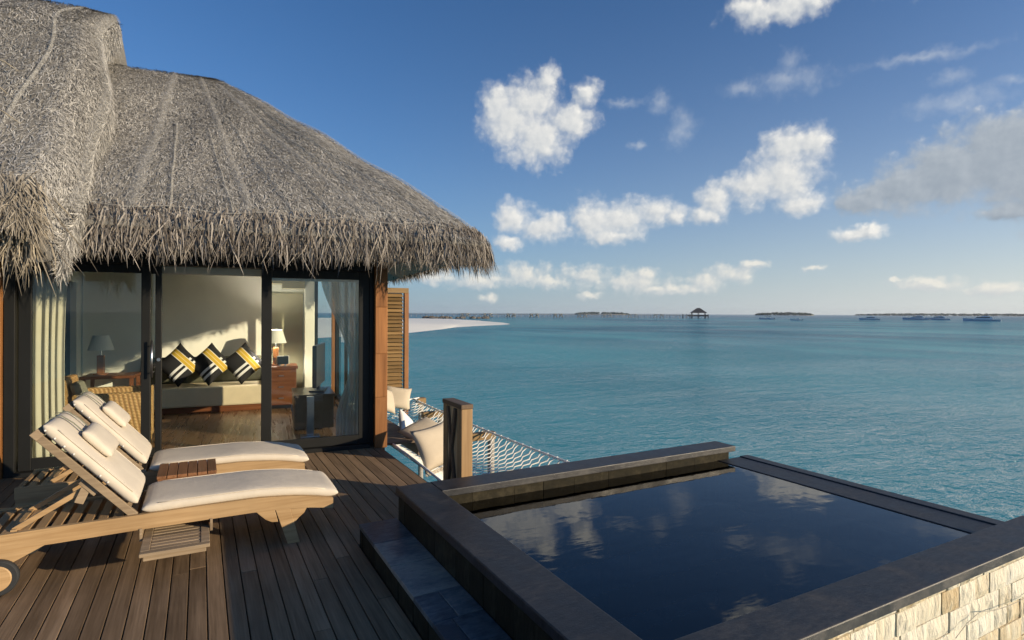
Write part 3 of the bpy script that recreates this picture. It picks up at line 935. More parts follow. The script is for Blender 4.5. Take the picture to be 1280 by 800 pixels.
# perimeter path: front eave, round corner, right eave, round corner, back eave
def peri():
    pts = []
    R = .55
    s = -4.5
    while s < SE - R:
        pts.append((s, TE, 's')); s += .12
    for k in range(0, 9):
        a = -pi / 2 + (pi / 2) * k / 8
        pts.append((SE - R + R * cos(a), TE + R + R * sin(a), 'c'))
    t = TE + R + .12
    while t < TB - R:
        pts.append((SE, t, 'r')); t += .12
    for k in range(0, 9):
        a = (pi / 2) * k / 8
        pts.append((SE - R + R * cos(a), TB - R + R * sin(a), 'c'))
    s = SE - R - .12
    while s > -4.5:
        pts.append((s, TB, 'b')); s -= .3
    return pts
PERI = peri()
def roof_pt(s, t, v, lift=0.0):
    """point a fraction v of the way from the eave point (s,t) to the ridge"""
    rs = min(s, SR)
    rt = RT
    # the ridge end is drawn out smoothly so that the hips are round
    if s > .7:
        rs = .7 + .85 * (1 - math.exp(-(s - .7) / .85))
    a, b = lerp(s, rs, v), lerp(t, rt, v)
    z = roof_z(v * MR)
    # slow sag and lumps of the thatch
    z += .035 * sin(a * 2.1 + b * .7) * sin(v * pi) + .02 * sin(a * 5.3 - b * 2.2) * sin(v * pi)
    return Vector((a, b, z + lift))
NV = 34
rb = MB()
vs, fs = [], []
LOW_ROWS = [(-.04, 2.44), (.16, 2.33), (.55, 2.47)]
for (s, t, k) in PERI:
    cx_, cy_ = min(s, SR), RT
    d = Vector((cx_ - s, cy_ - t, 0)).normalized()
    for (off, z) in reversed(LOW_ROWS):
        vs.append((s + d.x * off, t + d.y * off, z))
    for j in range(NV + 1):
        q = roof_pt(s, t, j / NV)
        n_ = .018 * (random.random() - .5)
        vs.append((q.x, q.y, q.z + n_))
W_ = NV + 1 + len(LOW_ROWS)
for i in range(len(PERI) - 1):
    for j in range(W_ - 1):
        fs.append((i * W_ + j, (i + 1) * W_ + j, (i + 1) * W_ + j + 1, i * W_ + j + 1))
rb.add(vs, fs)
roof = rb.build('roof', 'thatch_base', villa, smooth=True, fix=False)

def blade(mb, p, d, nrm, L, w, bend=0.0, segs=1):
    """thin tapering straw strip from p along d, lifted along nrm"""
    side = d.cross(nrm).normalized() * w
    vs = []
    for i in range(segs + 1):
        f_ = i / segs
        q = p + d * (L * f_) + nrm * (bend * f_ * f_)
        ww = (1 - .75 * f_)
        vs += [q - side * ww, q + side * ww]
    mb.add(vs, [(2 * i, 2 * i + 1, 2 * i + 3, 2 * i + 2) for i in range(segs)])

def straw_on(fn, n, mb, lmin, lmax, wid, jit):
    for _ in range(n):
        p, down, nrm = fn()
        ang = random.gauss(0, jit)
        sd_ = down.cross(nrm).normalized()
        d = (down * cos(ang) + sd_ * sin(ang) + nrm * rnd(-.03, .07)).normalized()
        blade(mb, p + nrm * rnd(.002, .016), d, nrm, rnd(lmin, lmax), wid * rnd(.6, 1.5), rnd(-.02, .02), 1)

# cumulative perimeter to sample
VIS = [i for i in range(len(PERI) - 1) if PERI[i][2] in 'src' and PERI[i][1] < TB - .6]
def samp_main():
    while True:
        i = random.choice(VIS)
        if PERI[i][0] < -.6: continue
        f_ = random.random()
        s, t = lerp(PERI[i][0], PERI[i + 1][0], f_), lerp(PERI[i][1], PERI[i + 1][1], f_)
        v = random.random() ** (1.0 if PERI[i][2] == 's' else 1.5)
        if PERI[i][2] != 's' and random.random() < v * .8: continue
        p = roof_pt(s, t, v)
        q = roof_pt(s, t, min(1, v + .02))
        e_ = roof_pt(lerp(PERI[i][0], PERI[i + 1][0], min(1, f_ + .1)), lerp(PERI[i][1], PERI[i + 1][1], min(1, f_ + .1)), v)
        r_ = roof_pt(PERI[i][0], PERI[i][1], v) 
        down = (p - q).normalized()
        al = (roof_pt(PERI[i + 1][0], PERI[i + 1][1], v) - r_)
        if al.length < 1e-4: al = Vector((1, 0, 0))
        nrm = al.cross(-down).normalized()
        if nrm.z < 0: nrm = -nrm
        return p, down, nrm
sb = MB()
straw_on(samp_main, 85000, sb, .035, .10, .0036, .50)
tag(sb.build('straw', 'thatch', roof, fix=False), kind='stuff')

# fringe along the eave: several rows of hanging palm strips
def fringe(path, target, n, rows, lmin, lmax, wid, out=.10):
    seg = []
    tot = 0
    for a, b in zip(path, path[1:]):
        l = (b[0] - a[0]).length
        seg.append((tot, tot + l, a, b)); tot += l
    for _ in range(n):
        u = random.random() * tot
        for (a0, a1, a, b) in seg:
            if a0 <= u <= a1: break
        f_ = (u - a0) / max(1e-6, a1 - a0)
        p = a[0].lerp(b[0], f_)
        o_ = a[1].lerp(b[1], f_).normalized()
        along = Vector((-o_.y, o_.x, 0))
        r = random.random()
        z0, z1 = rows
        back = rnd(-.02, .16)
        p = p - o_ * back + Vector((0, 0, lerp(z0, z1, r) + back * .85))
        L = lerp(lmin, lmax, random.random() ** 1.25) * (1.3 if random.random() < .05 else 1.0)
        if p.y > .2: L *= .52
        wd = wid * rnd(.5, 1.5)
        swing = random.gauss(0, .28)
        lean = rnd(.10, .75) * (1 - .5 * r) + out
        pts = []
        d = (o_ * lean + along * swing + Vector((0, 0, -.9))).normalized()
        q = p.copy()
        curl = random.gauss(0, .13)
        for i in range(5):
            pts.append(q.copy())
            q = q + d * (L / 4)
            d = (d + Vector((0, 0, -.26)) + along * (curl + rnd(-.14, .14)) + o_ * rnd(-.16, .06)).normalized()
        fc = (o_ + along * random.gauss(0, .7)).normalized()
        vs = []
        for i, pq in enumerate(pts):
            dd = (pts[min(i + 1, 4)] - pts[max(i - 1, 0)]).normalized()
            sd_ = dd.cross(fc).normalized() * wd * (1, 1, .9, .65, .12)[i]
            vs += [pq - sd_, pq + sd_]
        target.add(vs, [(2 * i, 2 * i + 1, 2 * i + 3, 2 * i + 2) for i in range(4)])
path = []
for (s, t, k) in PERI:
    if k == 'b' or s < .2: continue
    c0 = Vector((min(s, SE - .55), max(TE + .55, min(TB - .55, t)), 0))
    o_ = Vector((s, t, 0)) - c0
    path.append((Vector((s, t, 2.54)), o_.normalized()))
fm = MB()
fringe(path, fm, 15000, (-.18, .05), .14, .38, .0044, .14)
tag(fm.build('fringe', 'fringe', roof, fix=False), kind='stuff')
# under-layer seen from below along the right-hand eave and the inner side
fm = MB()
path2 = [(p - o_ * .22 - Vector((0, 0, 0.12 if p.y < .2 else .06)), o_) for p, o_ in path]
fringe(path2, fm, 4200, (-.03, .08), .14, .32, .0065, .02)
tag(fm.build('inner_fringe', 'fringe', roof, fix=False), kind='stuff')

# folds of the netting that holds the thatch
def net_rib(pts, wid, hgt, mb):
    vs, fs = [], []
    for i, (p, sd_, nrm) in enumerate(pts):
        for a, b in ((-1, 0), (-.35, .7), (0, 1), (.35, .7), (1, 0)):
            vs.append(p + sd_ * (wid * a) + nrm * (hgt * b + .012))
    for i in range(len(pts) - 1):
        for k in range(4):
            fs.append((i * 5 + k, i * 5 + k + 1, (i + 1) * 5 + k + 1, (i + 1) * 5 + k))
    mb.add(vs, fs)
def eave_at(q):
    """eave point along the perimeter by distance q from s=0 on the front"""
    acc = 0
    st_ = False
    for a, b in zip(PERI, PERI[1:]):
        if a[0] < 0 and not st_: continue
        st_ = True
        l = math.hypot(b[0] - a[0], b[1] - a[1])
        if acc + l >= q:
            f_ = (q - acc) / l
            return lerp(a[0], b[0], f_), lerp(a[1], b[1], f_)
        acc += l
    return PERI[-1][:2]
RIBS = [(1.14, 1.26, .060, .03, .98), (1.46, 1.46, .016, .03, .50), (2.02, 1.90, .016, .03, .48), (2.18, 2.20, .045, .03, .93), (2.62, 2.38, .016, .03, .55),
        (3.05, 2.75, .016, .03, .45), (3.42, 3.20, .050, .03, .88), (3.72, 3.38, .016, .03, .62), (4.20, 3.75, .016, .03, .70), (4.50, 4.10, .040, .03, .85), (4.85, 4.55, .016, .03, .75),
        (5.15, 4.95, .035, .03, .80), (5.5, 5.4, .016, .03, .6), (6.1, 6.0, .03, .03, .9), (6.8, 6.8, .016, .03, .6), (7.7, 7.7, .03, .03, .9)]
for (q0, q1, wd, v0, v1) in RIBS:
    nb = MB()
    pts = []
    for j in range(26):
        v = lerp(v0, v1, j / 25)
        s, t = eave_at(lerp(q0, q1, v) + .004 * sin(j * .7))
        p = roof_pt(s, t, v)
        s2, t2 = eave_at(lerp(q0, q1, v) + .1)
        p2 = roof_pt(s2, t2, v)
        pn = roof_pt(s, t, min(1, v + .02))
        sd_ = (p2 - p).normalized() if (p2 - p).length > 1e-4 else Vector((1, 0, 0))
        up = (pn - p).normalized() if (pn - p).length > 1e-5 else Vector((0, .7, .7))
        nrm = sd_.cross(up).normalized()
        if nrm.z < 0: nrm = -nrm
        pts.append((p, sd_, nrm))
    net_rib(pts, wd, .020 if wd > .02 else .030, nb)
    nb.build('net_fold', 'net' if wd > .02 else 'net_dense', roof, smooth=True, fix=False)
# hem of the net along the eave
hm = MB()
pts = []
for i, (s, t, k) in enumerate(PERI):
    if k == 'b' or s < .1: continue
    p = roof_pt(s, t, .032 + .006 * sin(i * .9))
    pts.append(p + Vector((0, -.02 if k == 's' else 0, .03)))
hm.tube(pts, .007, 5)
hm.build('net_hem', 'net', roof, smooth=True, fix=False)

# ---- taller thatch of the left-hand wing
LT = [-1.5, -1.3, -.75, -.5, .05, .8, 1.5, 2.0, 2.3]
LZ = [2.52, 2.72, 3.20, 3.46, 4.12, 4.96, 5.42, 5.61, 5.64]
def verge(t):
    return lerp(.80, .52, sstep(-.2, 1.3, t)) + .03 * sin(t * 5)
def lw_pt(u, t, lift=0.0):
    """u: distance in from the verge"""
    s = verge(t) - u
    z = interp(t, LT, LZ)
    kk = sstep(.2, 1.5, t)
    z -= lerp(.42, .10, kk) * max(0, 1 - u / lerp(.34, .07, kk)) ** 2.2
    z += .03 * sin(s * 2.7 + t * 1.9) + .015 * sin(s * 6 - t * 4)
    return Vector((s, t, z + lift))
us = [0, .02, .05, .09, .14, .2, .27, .35, .5, .7, .95, 1.25, 1.6, 2, 2.5, 3.1, 3.9, 4.8]
tsn = [-1.5 + 3.8 * i / 44 for i in range(45)] + [2.6, 3.2, 3.9, 4.6]
rb = MB()
vs, fs = [], []
for t in tsn:
    if t <= 2.3:
        base = [lw_pt(u, t) for u in us]
    else:
        base = [lw_pt(u, 2.3) + Vector((0, t - 2.3, -(t - 2.3) * .85)) for u in us]
    b0 = base[0]
    vs += [Vector((b0.x - .5, b0.y, max(b0.z - .75, min(b0.z - .03, 2.40)))), Vector((b0.x - .05, b0.y, max(b0.z - .30, min(b0.z - .02, 2.36)))), Vector((b0.x + .012, b0.y, max(b0.z - .12, min(b0.z - .01, 2.32))))]
    vs += [q + Vector((0, 0, rnd(-.012, .012))) for q in base]
W_ = len(us) + 3
for i in range(len(tsn) - 1):
    for j in range(W_ - 1):
        fs.append((i * W_ + j, i * W_ + j + 1, (i + 1) * W_ + j + 1, (i + 1) * W_ + j))
# close under the eave
o0 = len(vs)
for j in range(3, W_):
    q = vs[j]
    vs += [Vector((q.x, q.y + .06, q.z - .20)), Vector((q.x, q.y + .55, 2.34))]
for j in range(W_ - 4):
    fs.append((3 + j, o0 + 2 * j, o0 + 2 * j + 2, 4 + j))
    fs.append((o0 + 2 * j, o0 + 2 * j + 1, o0 + 2 * j + 3, o0 + 2 * j + 2))
rb.add(vs, fs)
roof2 = rb.build('roof', 'thatch_base', villa, smooth=True, fix=False)
def samp_left():
    u = random.choice([rnd(0, .35), rnd(0, 2.3), rnd(0, 2.3)])
    t = rnd(-1.45, 2.28)
    p = lw_pt(u, t)
    a = lw_pt(u, t + .03) - p
    b = lw_pt(u + .02, t) - p
    down = -a.normalized()
    if u < .25:
        down = (down + (-b.normalized()) * rnd(0, .9)).normalized()
    nrm = a.cross(b).normalized()
    if nrm.z < 0: nrm = -nrm
    return p, down, nrm
sb = MB()
straw_on(samp_left, 46000, sb, .035, .105, .0037, .50)
# the thick side face of the verge
def samp_face():
    t = rnd(-1.4, 2.2)
    dz = rnd(0, .72 if t > .6 else .24)
    p = lw_pt(0, t) + Vector((.02 - (.5 * max(0, dz - .30) / .45), 0, -dz))
    a = (lw_pt(0, t + .03) - lw_pt(0, t)).normalized()
    return p, (-a + Vector((0, 0, -.3))).normalized(), Vector((1, -.2, .1)).normalized()
straw_on(samp_face, 9000, sb, .06, .18, .0052, .6)
tag(sb.build('straw', 'thatch', roof2, fix=False), kind='stuff')
# rolled net along the verge and folds on the slope
nb = MB()
pts = []
for j in range(36):
    t = lerp(-1.15, 2.15, j / 35)
    p = lw_pt(.03, t)
    pts.append((p, Vector((1, 0, -.6)).normalized(), Vector((.55, -.3, .8)).normalized()))
net_rib(pts, .085, .05, nb)
nb.build('net_fold', 'net', roof2, smooth=True, fix=False)
for (u0, u1, wd) in ((.75, .20, .03), (1.35, .75, .02), (1.0, 1.5, .025), (1.9, 1.2, .02)):
    nb = MB()
    pts = []
    for j in range(26):
        t = lerp(-1.3, 2.1, j / 25)
        u = lerp(u0, u1, j / 25) + .005 * sin(j * .6)
        p = lw_pt(u, t)
        a = lw_pt(u, t + .03) - p
        b = p - lw_pt(u + .02, t)
        nrm = b.cross(a).normalized()
        if nrm.z < 0: nrm = -nrm
        pts.append((p, b.normalized(), nrm))
    net_rib(pts, .022, .024, nb)
    nb.build('net_fold', 'net_dense', roof2, smooth=True, fix=False)
# long blond fringe under the near eave, turning up the verge
path = []
for i in range(24):
    s = lerp(-2.4, .50, i / 23)
    path.append((Vector((s, -1.52, lw_pt(verge(-1.5) - s, -1.5).z - .02)), Vector((0, -1, 0))))
for i in range(5):
    t = lerp(-1.5, -1.25, i / 4)
    q = lw_pt(0.16, t)
    path.append((Vector((q.x, q.y, q.z)), Vector((.35, -.9, 0)).normalized()))
fm = MB()
fringe(path, fm, 4300, (-.12, .08), .22, .55, .0052, .0)
tag(fm.build('fringe', 'blond', roof2, fix=False), kind='stuff')
# blond straw combed over the lip of this eave
sb = MB()
def samp_lip():
    u = rnd(.15, 2.2)
    t = -1.5 + abs(random.gauss(0, .11))
    p = lw_pt(u, t)
    a = lw_pt(u, t + .03) - p
    b = p - lw_pt(u + .02, t)
    nrm = b.cross(a).normalized()
    if nrm.z < 0: nrm = -nrm
    return p + nrm * .015, (-a.normalized() + Vector((.35, 0, 0))).normalized(), nrm
straw_on(samp_lip, 5200, sb, .2, .45, .006, .22)
tag(sb.build('lip_straw', 'blond', roof2, fix=False), kind='stuff')
# a few stray palm stalks sticking out over the slope
for (p0, p1) in (((-.40, .06, 4.15), (.13, -.13, 3.98)), ((-.35, -.40, 3.62), (.33, -.70, 3.32)), ((-.30, -.20, 3.85), (.12, -.35, 3.68))):
    a_, b_ = Vector(p0), Vector(p1)
    up_ = Vector((0, -.04, .05))
    tb = MB().tube([a_ + up_ * .6, a_.lerp(b_, .4) + up_ * 1.3, a_.lerp(b_, .8) + up_ * 1.1, b_ + up_ * .3], [.010, .011, .008, .002], 6)
    tb.build('loose_stalk', 'blond', roof2, smooth=True)
# ================================================================== soft things
def pillow_mb(w, h, th, n=14, pinch=.10, seed=0):
    rr = random.Random(seed)
    ph = rr.uniform(0, 6)
    def P(u, v, sg):
        a, b = u * 2 - 1, v * 2 - 1
        x = a * w / 2 * (1 - pinch * (1 - b * b) * abs(a) ** 3)
        y = b * h / 2 * (1 - pinch * (1 - a * a) * abs(b) ** 3)
        k = max(0, 1 - abs(a) ** 2.6) ** .62 * max(0, 1 - abs(b) ** 2.6) ** .62
        z = sg * th / 2 * k * (1 + .10 * sin(3.1 * a + ph) * cos(2.7 * b + ph))
        return (x, y, z)
    mb = MB()
    mb.grid(lambda u, v: P(u, v, 1), n, n)
    mb.grid(lambda u, v: P(u, 1 - v, -1), n, n)
    return mb
def weld(o):
    bm = bmesh.new(); bm.from_mesh(o.data)
    bmesh.ops.remove_doubles(bm, verts=bm.verts, dist=1e-4)
    bmesh.ops.recalc_face_normals(bm, faces=bm.faces)
    bm.to_mesh(o.data); bm.free()
    for p in o.data.polygons: p.use_smooth = True
    return o
def pillow(label, cat, m, size, th, loc, rot, group, seed=0, piping=None):
    o = weld(pillow_mb(size[0], size[1], th, seed=seed).build(cat, m, None, smooth=True))
    o.location = loc
    o.rotation_euler = rot
    tag(o, label, cat, group)
    return o

def cushion_mb(path, width, th, y0, e=5.0, n=28, cap=.07):
    """padded slab swept along path [(x,z,tx,tz)]; normal is (-tz,tx) rotated up"""
    # refine with rounded ends
    L = [0]
    for a, b in zip(path, path[1:]):
        L.append(L[-1] + math.hypot(b[0] - a[0], b[1] - a[1]))
    tot = L[-1]
    st = [0, cap * .1, cap * .35, cap * .7, cap * 1.2]
    st = st + [tot * i / 16 for i in range(1, 16) if cap * 1.3 < tot * i / 16 < tot - cap * 1.3] + [tot - q for q in reversed(st)]
    vs, fs = [], []
    for q in st:
        x = interp(q, L, [p[0] for p in path]); z = interp(q, L, [p[1] for p in path])
        x2 = interp(min(tot, q + .02), L, [p[0] for p in path]); z2 = interp(min(tot, q + .02), L, [p[1] for p in path])
        x1 = interp(max(0, q - .02), L, [p[0] for p in path]); z1 = interp(max(0, q - .02), L, [p[1] for p in path])
        d = Vector((x2 - x1, 0, z2 - z1)).normalized()
        nrm = Vector((-d.z, 0, d.x))
        if nrm.z < 0: nrm = -nrm
        edge = min(q, tot - q)
        k = sqrt(max(0, 1 - max(0, 1 - edge / cap) ** 2))
        tk = max(.12, k)
        puff = 1 + .03 * sin(q * 11)
        for i in range(n):
            t = 2 * pi * i / n
            cy_, cz_ = cos(t), sin(t)
            yy = (abs(cy_) ** (2 / e)) * (1 if cy_ >= 0 else -1) * (width / 2) * (1 - .035 * (1 - k))
            hh = (abs(cz_) ** (2 / 3.8)) * (1 if cz_ >= 0 else -1) * (th / 2) * tk
            if hh > 0: hh *= puff * (1 + .12 * (1 - (2 * yy / width) ** 2))
            p = Vector((x, y0 + yy, z)) + nrm * (th / 2 + hh)
            vs.append(p)
    m_ = len(st)
    for j in range(m_ - 1):
        for i in range(n):
            fs.append((j * n + i, j * n + (i + 1) % n, (j + 1) * n + (i + 1) % n, (j + 1) * n + i))
    fs.append(tuple(range(n - 1, -1, -1)))
    fs.append(tuple(range((m_ - 1) * n, m_ * n)))
    return MB().add(vs, fs)

# ================================================================== sun loungers
LX0, LX1 = -1.17, .87
XR = [-1.17, -.8, -.4, 0, .35, .6, .75, .87]
ZR = [.342, .348, .352, .357, .358, .338, .312, .284]
HR = [.085, .098, .095, .098, .098, .088, .080, .076]
LW = .60
def make_lounger():
    root = thing('sun_lounger', 'teak sun lounger nearest the camera with cream cushions and a slatted tray', 'sun lounger', (0, 4.365, 0), 0, 'sun loungers on the wooden deck')
    n = 26
    xs = [lerp(LX0, LX1, i / n) for i in range(n + 1)]
    top = [(x, interp(x, XR, ZR)) for x in xs]
    bot = [(x, interp(x, XR, ZR) - interp(x, XR, HR)) for x in reversed(xs)]
    for y in (0, LW - .034):
        q = MB()
        for i in range(n):
            a, b = xs[i], xs[i + 1]
            q.add([(a, y, interp(a, XR, ZR) - interp(a, XR, HR)), (b, y, interp(b, XR, ZR) - interp(b, XR, HR)), (b, y, interp(b, XR, ZR)), (a, y, interp(a, XR, ZR)),
                   (a, y + .034, interp(a, XR, ZR) - interp(a, XR, HR)), (b, y + .034, interp(b, XR, ZR) - interp(b, XR, HR)), (b, y + .034, interp(b, XR, ZR)), (a, y + .034, interp(a, XR, ZR))],
                  [(0, 1, 2, 3), (5, 4, 7, 6), (3, 2, 6, 7), (1, 0, 4, 5)])
        q.add([(LX0, y, .257), (LX0, y, .342), (LX0, y + .034, .342), (LX0, y + .034, .257)], [(0, 1, 2, 3)])
        q.add([(LX1, y, .208), (LX1, y, .284), (LX1, y + .034, .284), (LX1, y + .034, .208)], [(0, 1, 2, 3)])
        # wheel bracket under the rear end
        o = q.build('side_rail', 'teak', root)
        weld(o)
        for p in o.data.polygons: p.use_smooth = False
        yb = y + .002 if y == 0 else y - .002
        w_ = MB().prism([(-1.165, .262), (-.80, .256), (-.90, .205), (-1.0, .155), (-1.09, .10), (-1.165, .10)], yb + .001, yb + .031)
        w_.build('wheel_bracket', 'teak', root, bevel=.003)
        # splayed foot with curved brackets
        l_ = MB().prism([(.468, .272), (.57, .262), (.638, .0), (.556, .0)], yb, yb + .036)
        leg = l_.build('leg', 'teak', root, bevel=.003)
        MB().prism([(.340, .268), (.47, .258), (.492, .168), (.45, .172), (.41, .195), (.37, .235)], yb + .004, yb + .030).build('leg_bracket', 'teak', leg, bevel=.003)
        MB().prism([(.574, .246), (.685, .238), (.668, .205), (.63, .175), (.600, .142)], yb + .004, yb + .030).build('leg_bracket', 'teak', leg, bevel=.003)
        wy = -.040 if y == 0 else LW + .006
        tyre = MB().lathe([(.072, -.004), (.100, -.004), (.106, .006), (.106, .028), (.100, .038), (.072, .038)], 36, (-1.03, wy, .106), 'y').build('wheel', 'rubber', root, smooth=False, bevel=.002)
        MB().lathe([(.01, -.009), (.071, -.009), (.076, -.003), (.076, .037), (.071, .043), (.01, .043)], 36, (-1.03, wy, .106), 'y').build('hub', 'teak', tyre, bevel=.002)
        MB().lathe([(.004, -.016), (.012, -.013), (.012, .047), (.004, .050)], 12, (-1.03, wy, .106), 'y').build('axle_cap', 'steel', tyre)
    for (a, b, z0, z1) in ((LX0 + .002, LX0 + .036, .262, .336), (LX1 - .040, LX1 - .006, .214, .272), (-.40, -.36, .268, .335)):
        MB().box(a, b, .036, LW - .036, z0, z1).build('crossbar', 'teak_y', root, bevel=.003)
    MB().bar((-1.03, -.03, .106), (-1.03, LW + .03, .106), .02, .02).build('axle', 'steel', root)
    sl_ = MB()
    x = LX0 + .06
    while x < -.44:
        sl_.box(x, x + .05, .036, LW - .036, .318, .336); x += .078
    x = -.33
    while x < .80:
        zt = interp(x + .025, XR, ZR) - .012
        sl_.box(x, x + .05, .036, LW - .036, zt - .018, zt); x += .072
    sl_.build('slats', 'teak_y', root, bevel=.002)
    # raised backrest
    hx, hz = -.375, .355
    d = Vector((-.664, 0, .748)); nn = Vector((.748, 0, .664))
    for y in (.045, LW - .045):
        a = Vector((hx, y, hz)) - d * .02
        MB().bar(a, a + d * .775, .026, .045, nn).build('backrest_rail', 'teak_grey', root, bevel=.003)
    q = MB()
    for i in range(9):
        c = Vector((hx, 0, hz)) + d * (.05 + i * .079)
        q.bar(c + Vector((0, .06, 0)), c + Vector((0, LW - .06, 0)), .045, .016, nn)
    c = Vector((hx, 0, hz)) + d * .735
    q.bar(c + Vector((0, .03, 0)) + nn * .004, c + Vector((0, LW - .03, 0)) + nn * .004, .05, .05, nn)
    q.build('backrest_slats', 'teak_grey', root, bevel=.002)
    # prop under the backrest and its notched block
    for y in (.10, LW - .10):
        MB().bar(Vector((hx, y, hz)) + d * .30 - nn * .03, (-.98, y, .335), .022, .032).build('prop', 'teak', root, bevel=.002)
    MB().bar((-.975, .07, .33), (-.975, LW - .07, .33), .03, .03).build('prop_rail', 'teak', root, bevel=.002)
    for y in (.075, LW - .075):
        q = MB()
        c = Vector((hx, y, hz)) + d * .30 - nn * .035
        q.bar(c - d * .06, c + d * .06, .028, .06, nn)
        q.bar(c + d * .02, c + Vector((-.06, 0, -.10)), .02, .05)
        q.build('prop_bracket', 'teak_grey', root, bevel=.003)
    # pull-out tray under the near rail
    tr = MB()
    x0, x1, y0, y1, zt = -.315, .060, -.30, .22, .205
    tr.box(x0, x1, y0, y0 + .05, zt - .022, zt)
    tr.box(x0, x0 + .05, y0 + .051, y1, zt - .022, zt)
    tr.box(x1 - .05, x1, y0 + .051, y1, zt - .022, zt)
    y = y0 + .062
    while y < y1 - .05:
        tr.box(x0 + .051, x1 - .051, y, y + .045, zt - .018, zt - .003); y += .055
    tr.box(x0 + .02, x1 - .02, y0 + .01, y0 + .03, zt - .05, zt - .0225)
    tr.build('tray', 'teak_grey', root, bevel=.003)
    for x in (x0 - .02, x1 + .004):
        MB().box(x, x + .016, -.01, .40, zt - .02, zt + .06).build('tray_runner', 'teak_grey', root, bevel=.002)
    # cushions
    xs2 = [lerp(-.325, .905, i / 14) for i in range(15)]
    path = [(x, interp(x, XR, ZR) - .014) for x in xs2]
    sc_ = cushion_mb(path, .575, .080, LW / 2).build('seat_cushion', 'canvas', root, smooth=True)
    for yy in (LW / 2 - .275, LW / 2 + .275):
        MB().tube([(x, yy, z + .070) for x, z in path[1:-1]], .0035, 5).build('piping', 'canvas', sc_, smooth=True)
    b0 = Vector((hx, 0, hz)) + d * .035 + nn * .026
    path = [(b0.x + d.x * q_, b0.z + d.z * q_) for q_ in [.72 * i / 10 for i in range(11)]]
    bc = cushion_mb(path, .575, .082, LW / 2).build('back_cushion', 'canvas', root, smooth=True)
    for yy in (LW / 2 - .275, LW / 2 + .275):
        MB().tube([Vector((x, yy, z)) + nn * .072 for x, z in path[1:-1]], .0035, 5).build('piping', 'canvas', bc, smooth=True)
    for q_ in (.03, .10, .17, .24, .44, .50):
        p = b0 + d * (.72 - q_) + nn * .03
        bt = MB().lathe([(.001, -.003), (.005, -.002), (.006, .002), (.001, .004)], 8, (p.x, .008, p.z), 'y')
        bt.build('button', 'white_linen', bc)
    # headrest roll with two straps over the top
    c = b0 + d * .43 + nn * .100
    pil = MB()
    hp = cushion_mb([(c.x - d.x * .115 + d.x * .23 * i / 6 - nn.x * .02, c.z - d.z * .115 + d.z * .23 * i / 6 - nn.z * .02) for i in range(7)], .385, .065, LW / 2 + .055, e=4.0, cap=.05)
    hr = hp.build('headrest', 'canvas', root, smooth=True)
    for y in (LW / 2 - .06, LW / 2 + .13):
        sp = MB()
        pts = [b0 + d * .52 + nn * .103, b0 + d * .62 + nn * .105, b0 + d * .70 + nn * .092, b0 + d * .732 + nn * .045, b0 + d * .70 - nn * .01]
        for a, b in zip(pts, pts[1:]):
            sp.bar(a + Vector((0, y, 0)), b + Vector((0, y, 0)), .016, .004, nn)
        sp.build('strap', 'greyfab', hr)
    return root
lounger = make_lounger()
l2 = copy_tree(lounger)
l2.location = (-.03, 5.48, 0)
l2['label'] = 'teak sun lounger behind the front one, close to the glass doors, partly in its shadow'
# the tray of the far lounger is pushed in
for ch in kids(l2):
    if ch.name.startswith('tray') and not ch.name.startswith('tray_runner'):
        ch.location.y = .28

# low side table of reddish planks between the loungers
tb = thing('side_table', 'low red-brown plank side table between the two sun loungers', 'side table', (-.08, 5.24, 0))
q = MB()
for i in range(6):
    q.box(-.20 + i * .0675, -.20 + i * .0675 + .062, -.205, .205, .398, .42)
q.build('tabletop', 'redwood', tb, bevel=.002)
for (x0, x1, y0, y1) in ((-.195, .195, -.20, -.178), (-.195, .195, .178, .20), (-.195, -.173, -.177, .177), (.173, .195, -.177, .177)):
    MB().box(x0, x1, y0, y1, .33, .397).build('apron', 'redwood', tb, bevel=.002)
for a in (-.172, .13):
    for b in (-.176, .134):
        MB().box(a, a + .042, b, b + .042, 0, .396).build('leg', 'redwood', tb, bevel=.002)

# ================================================================== inside the room
def troot(name, label, cat, s, t, z, rz=0.0, group=None):
    p = VW(s, t, z)
    return thing(name, label, cat, p, VR + rz, group)
# daybed
sf_ = troot('daybed', 'long beige daybed with dark plinth and olive back along the rear wall of the room', 'daybed', 1.55, 3.72, .02)
MB().box(-1.1, .76, -.38, .42, .0, .098).build('plinth', 'cabinet', sf_, bevel=.006)
MB().box(-1.12, .775, -.42, .42, .10, .42).build('seat', 'beige', sf_, bevel=.03)
MB().box(-1.1, .76, .22, .40, .421, .86).build('backrest', 'olive', sf_, bevel=.04)
for i, (s, lab) in enumerate(((1.055, 'black cushion with yellow band, first from the left on the daybed'), (1.505, 'black cushion with yellow band, middle one of three on the daybed'), (2.005, 'black cushion with yellow band, nearest the white lamp on the daybed'))):
    p = VW(s, 3.60, .44 + .345)
    o = pillow(lab, 'cushion', 'stripe', (.53, .53), .19, p, (0, 0, 0), 'striped cushions on the daybed', seed=i)
    o.name = 'cushion'
    o.rotation_euler = (Matrix.Rotation(VR, 3, 'Z') @ Matrix.Rotation(radians(72), 3, 'X') @ Matrix.Rotation(radians(-45 - i * 2), 3, 'Z')).to_euler()
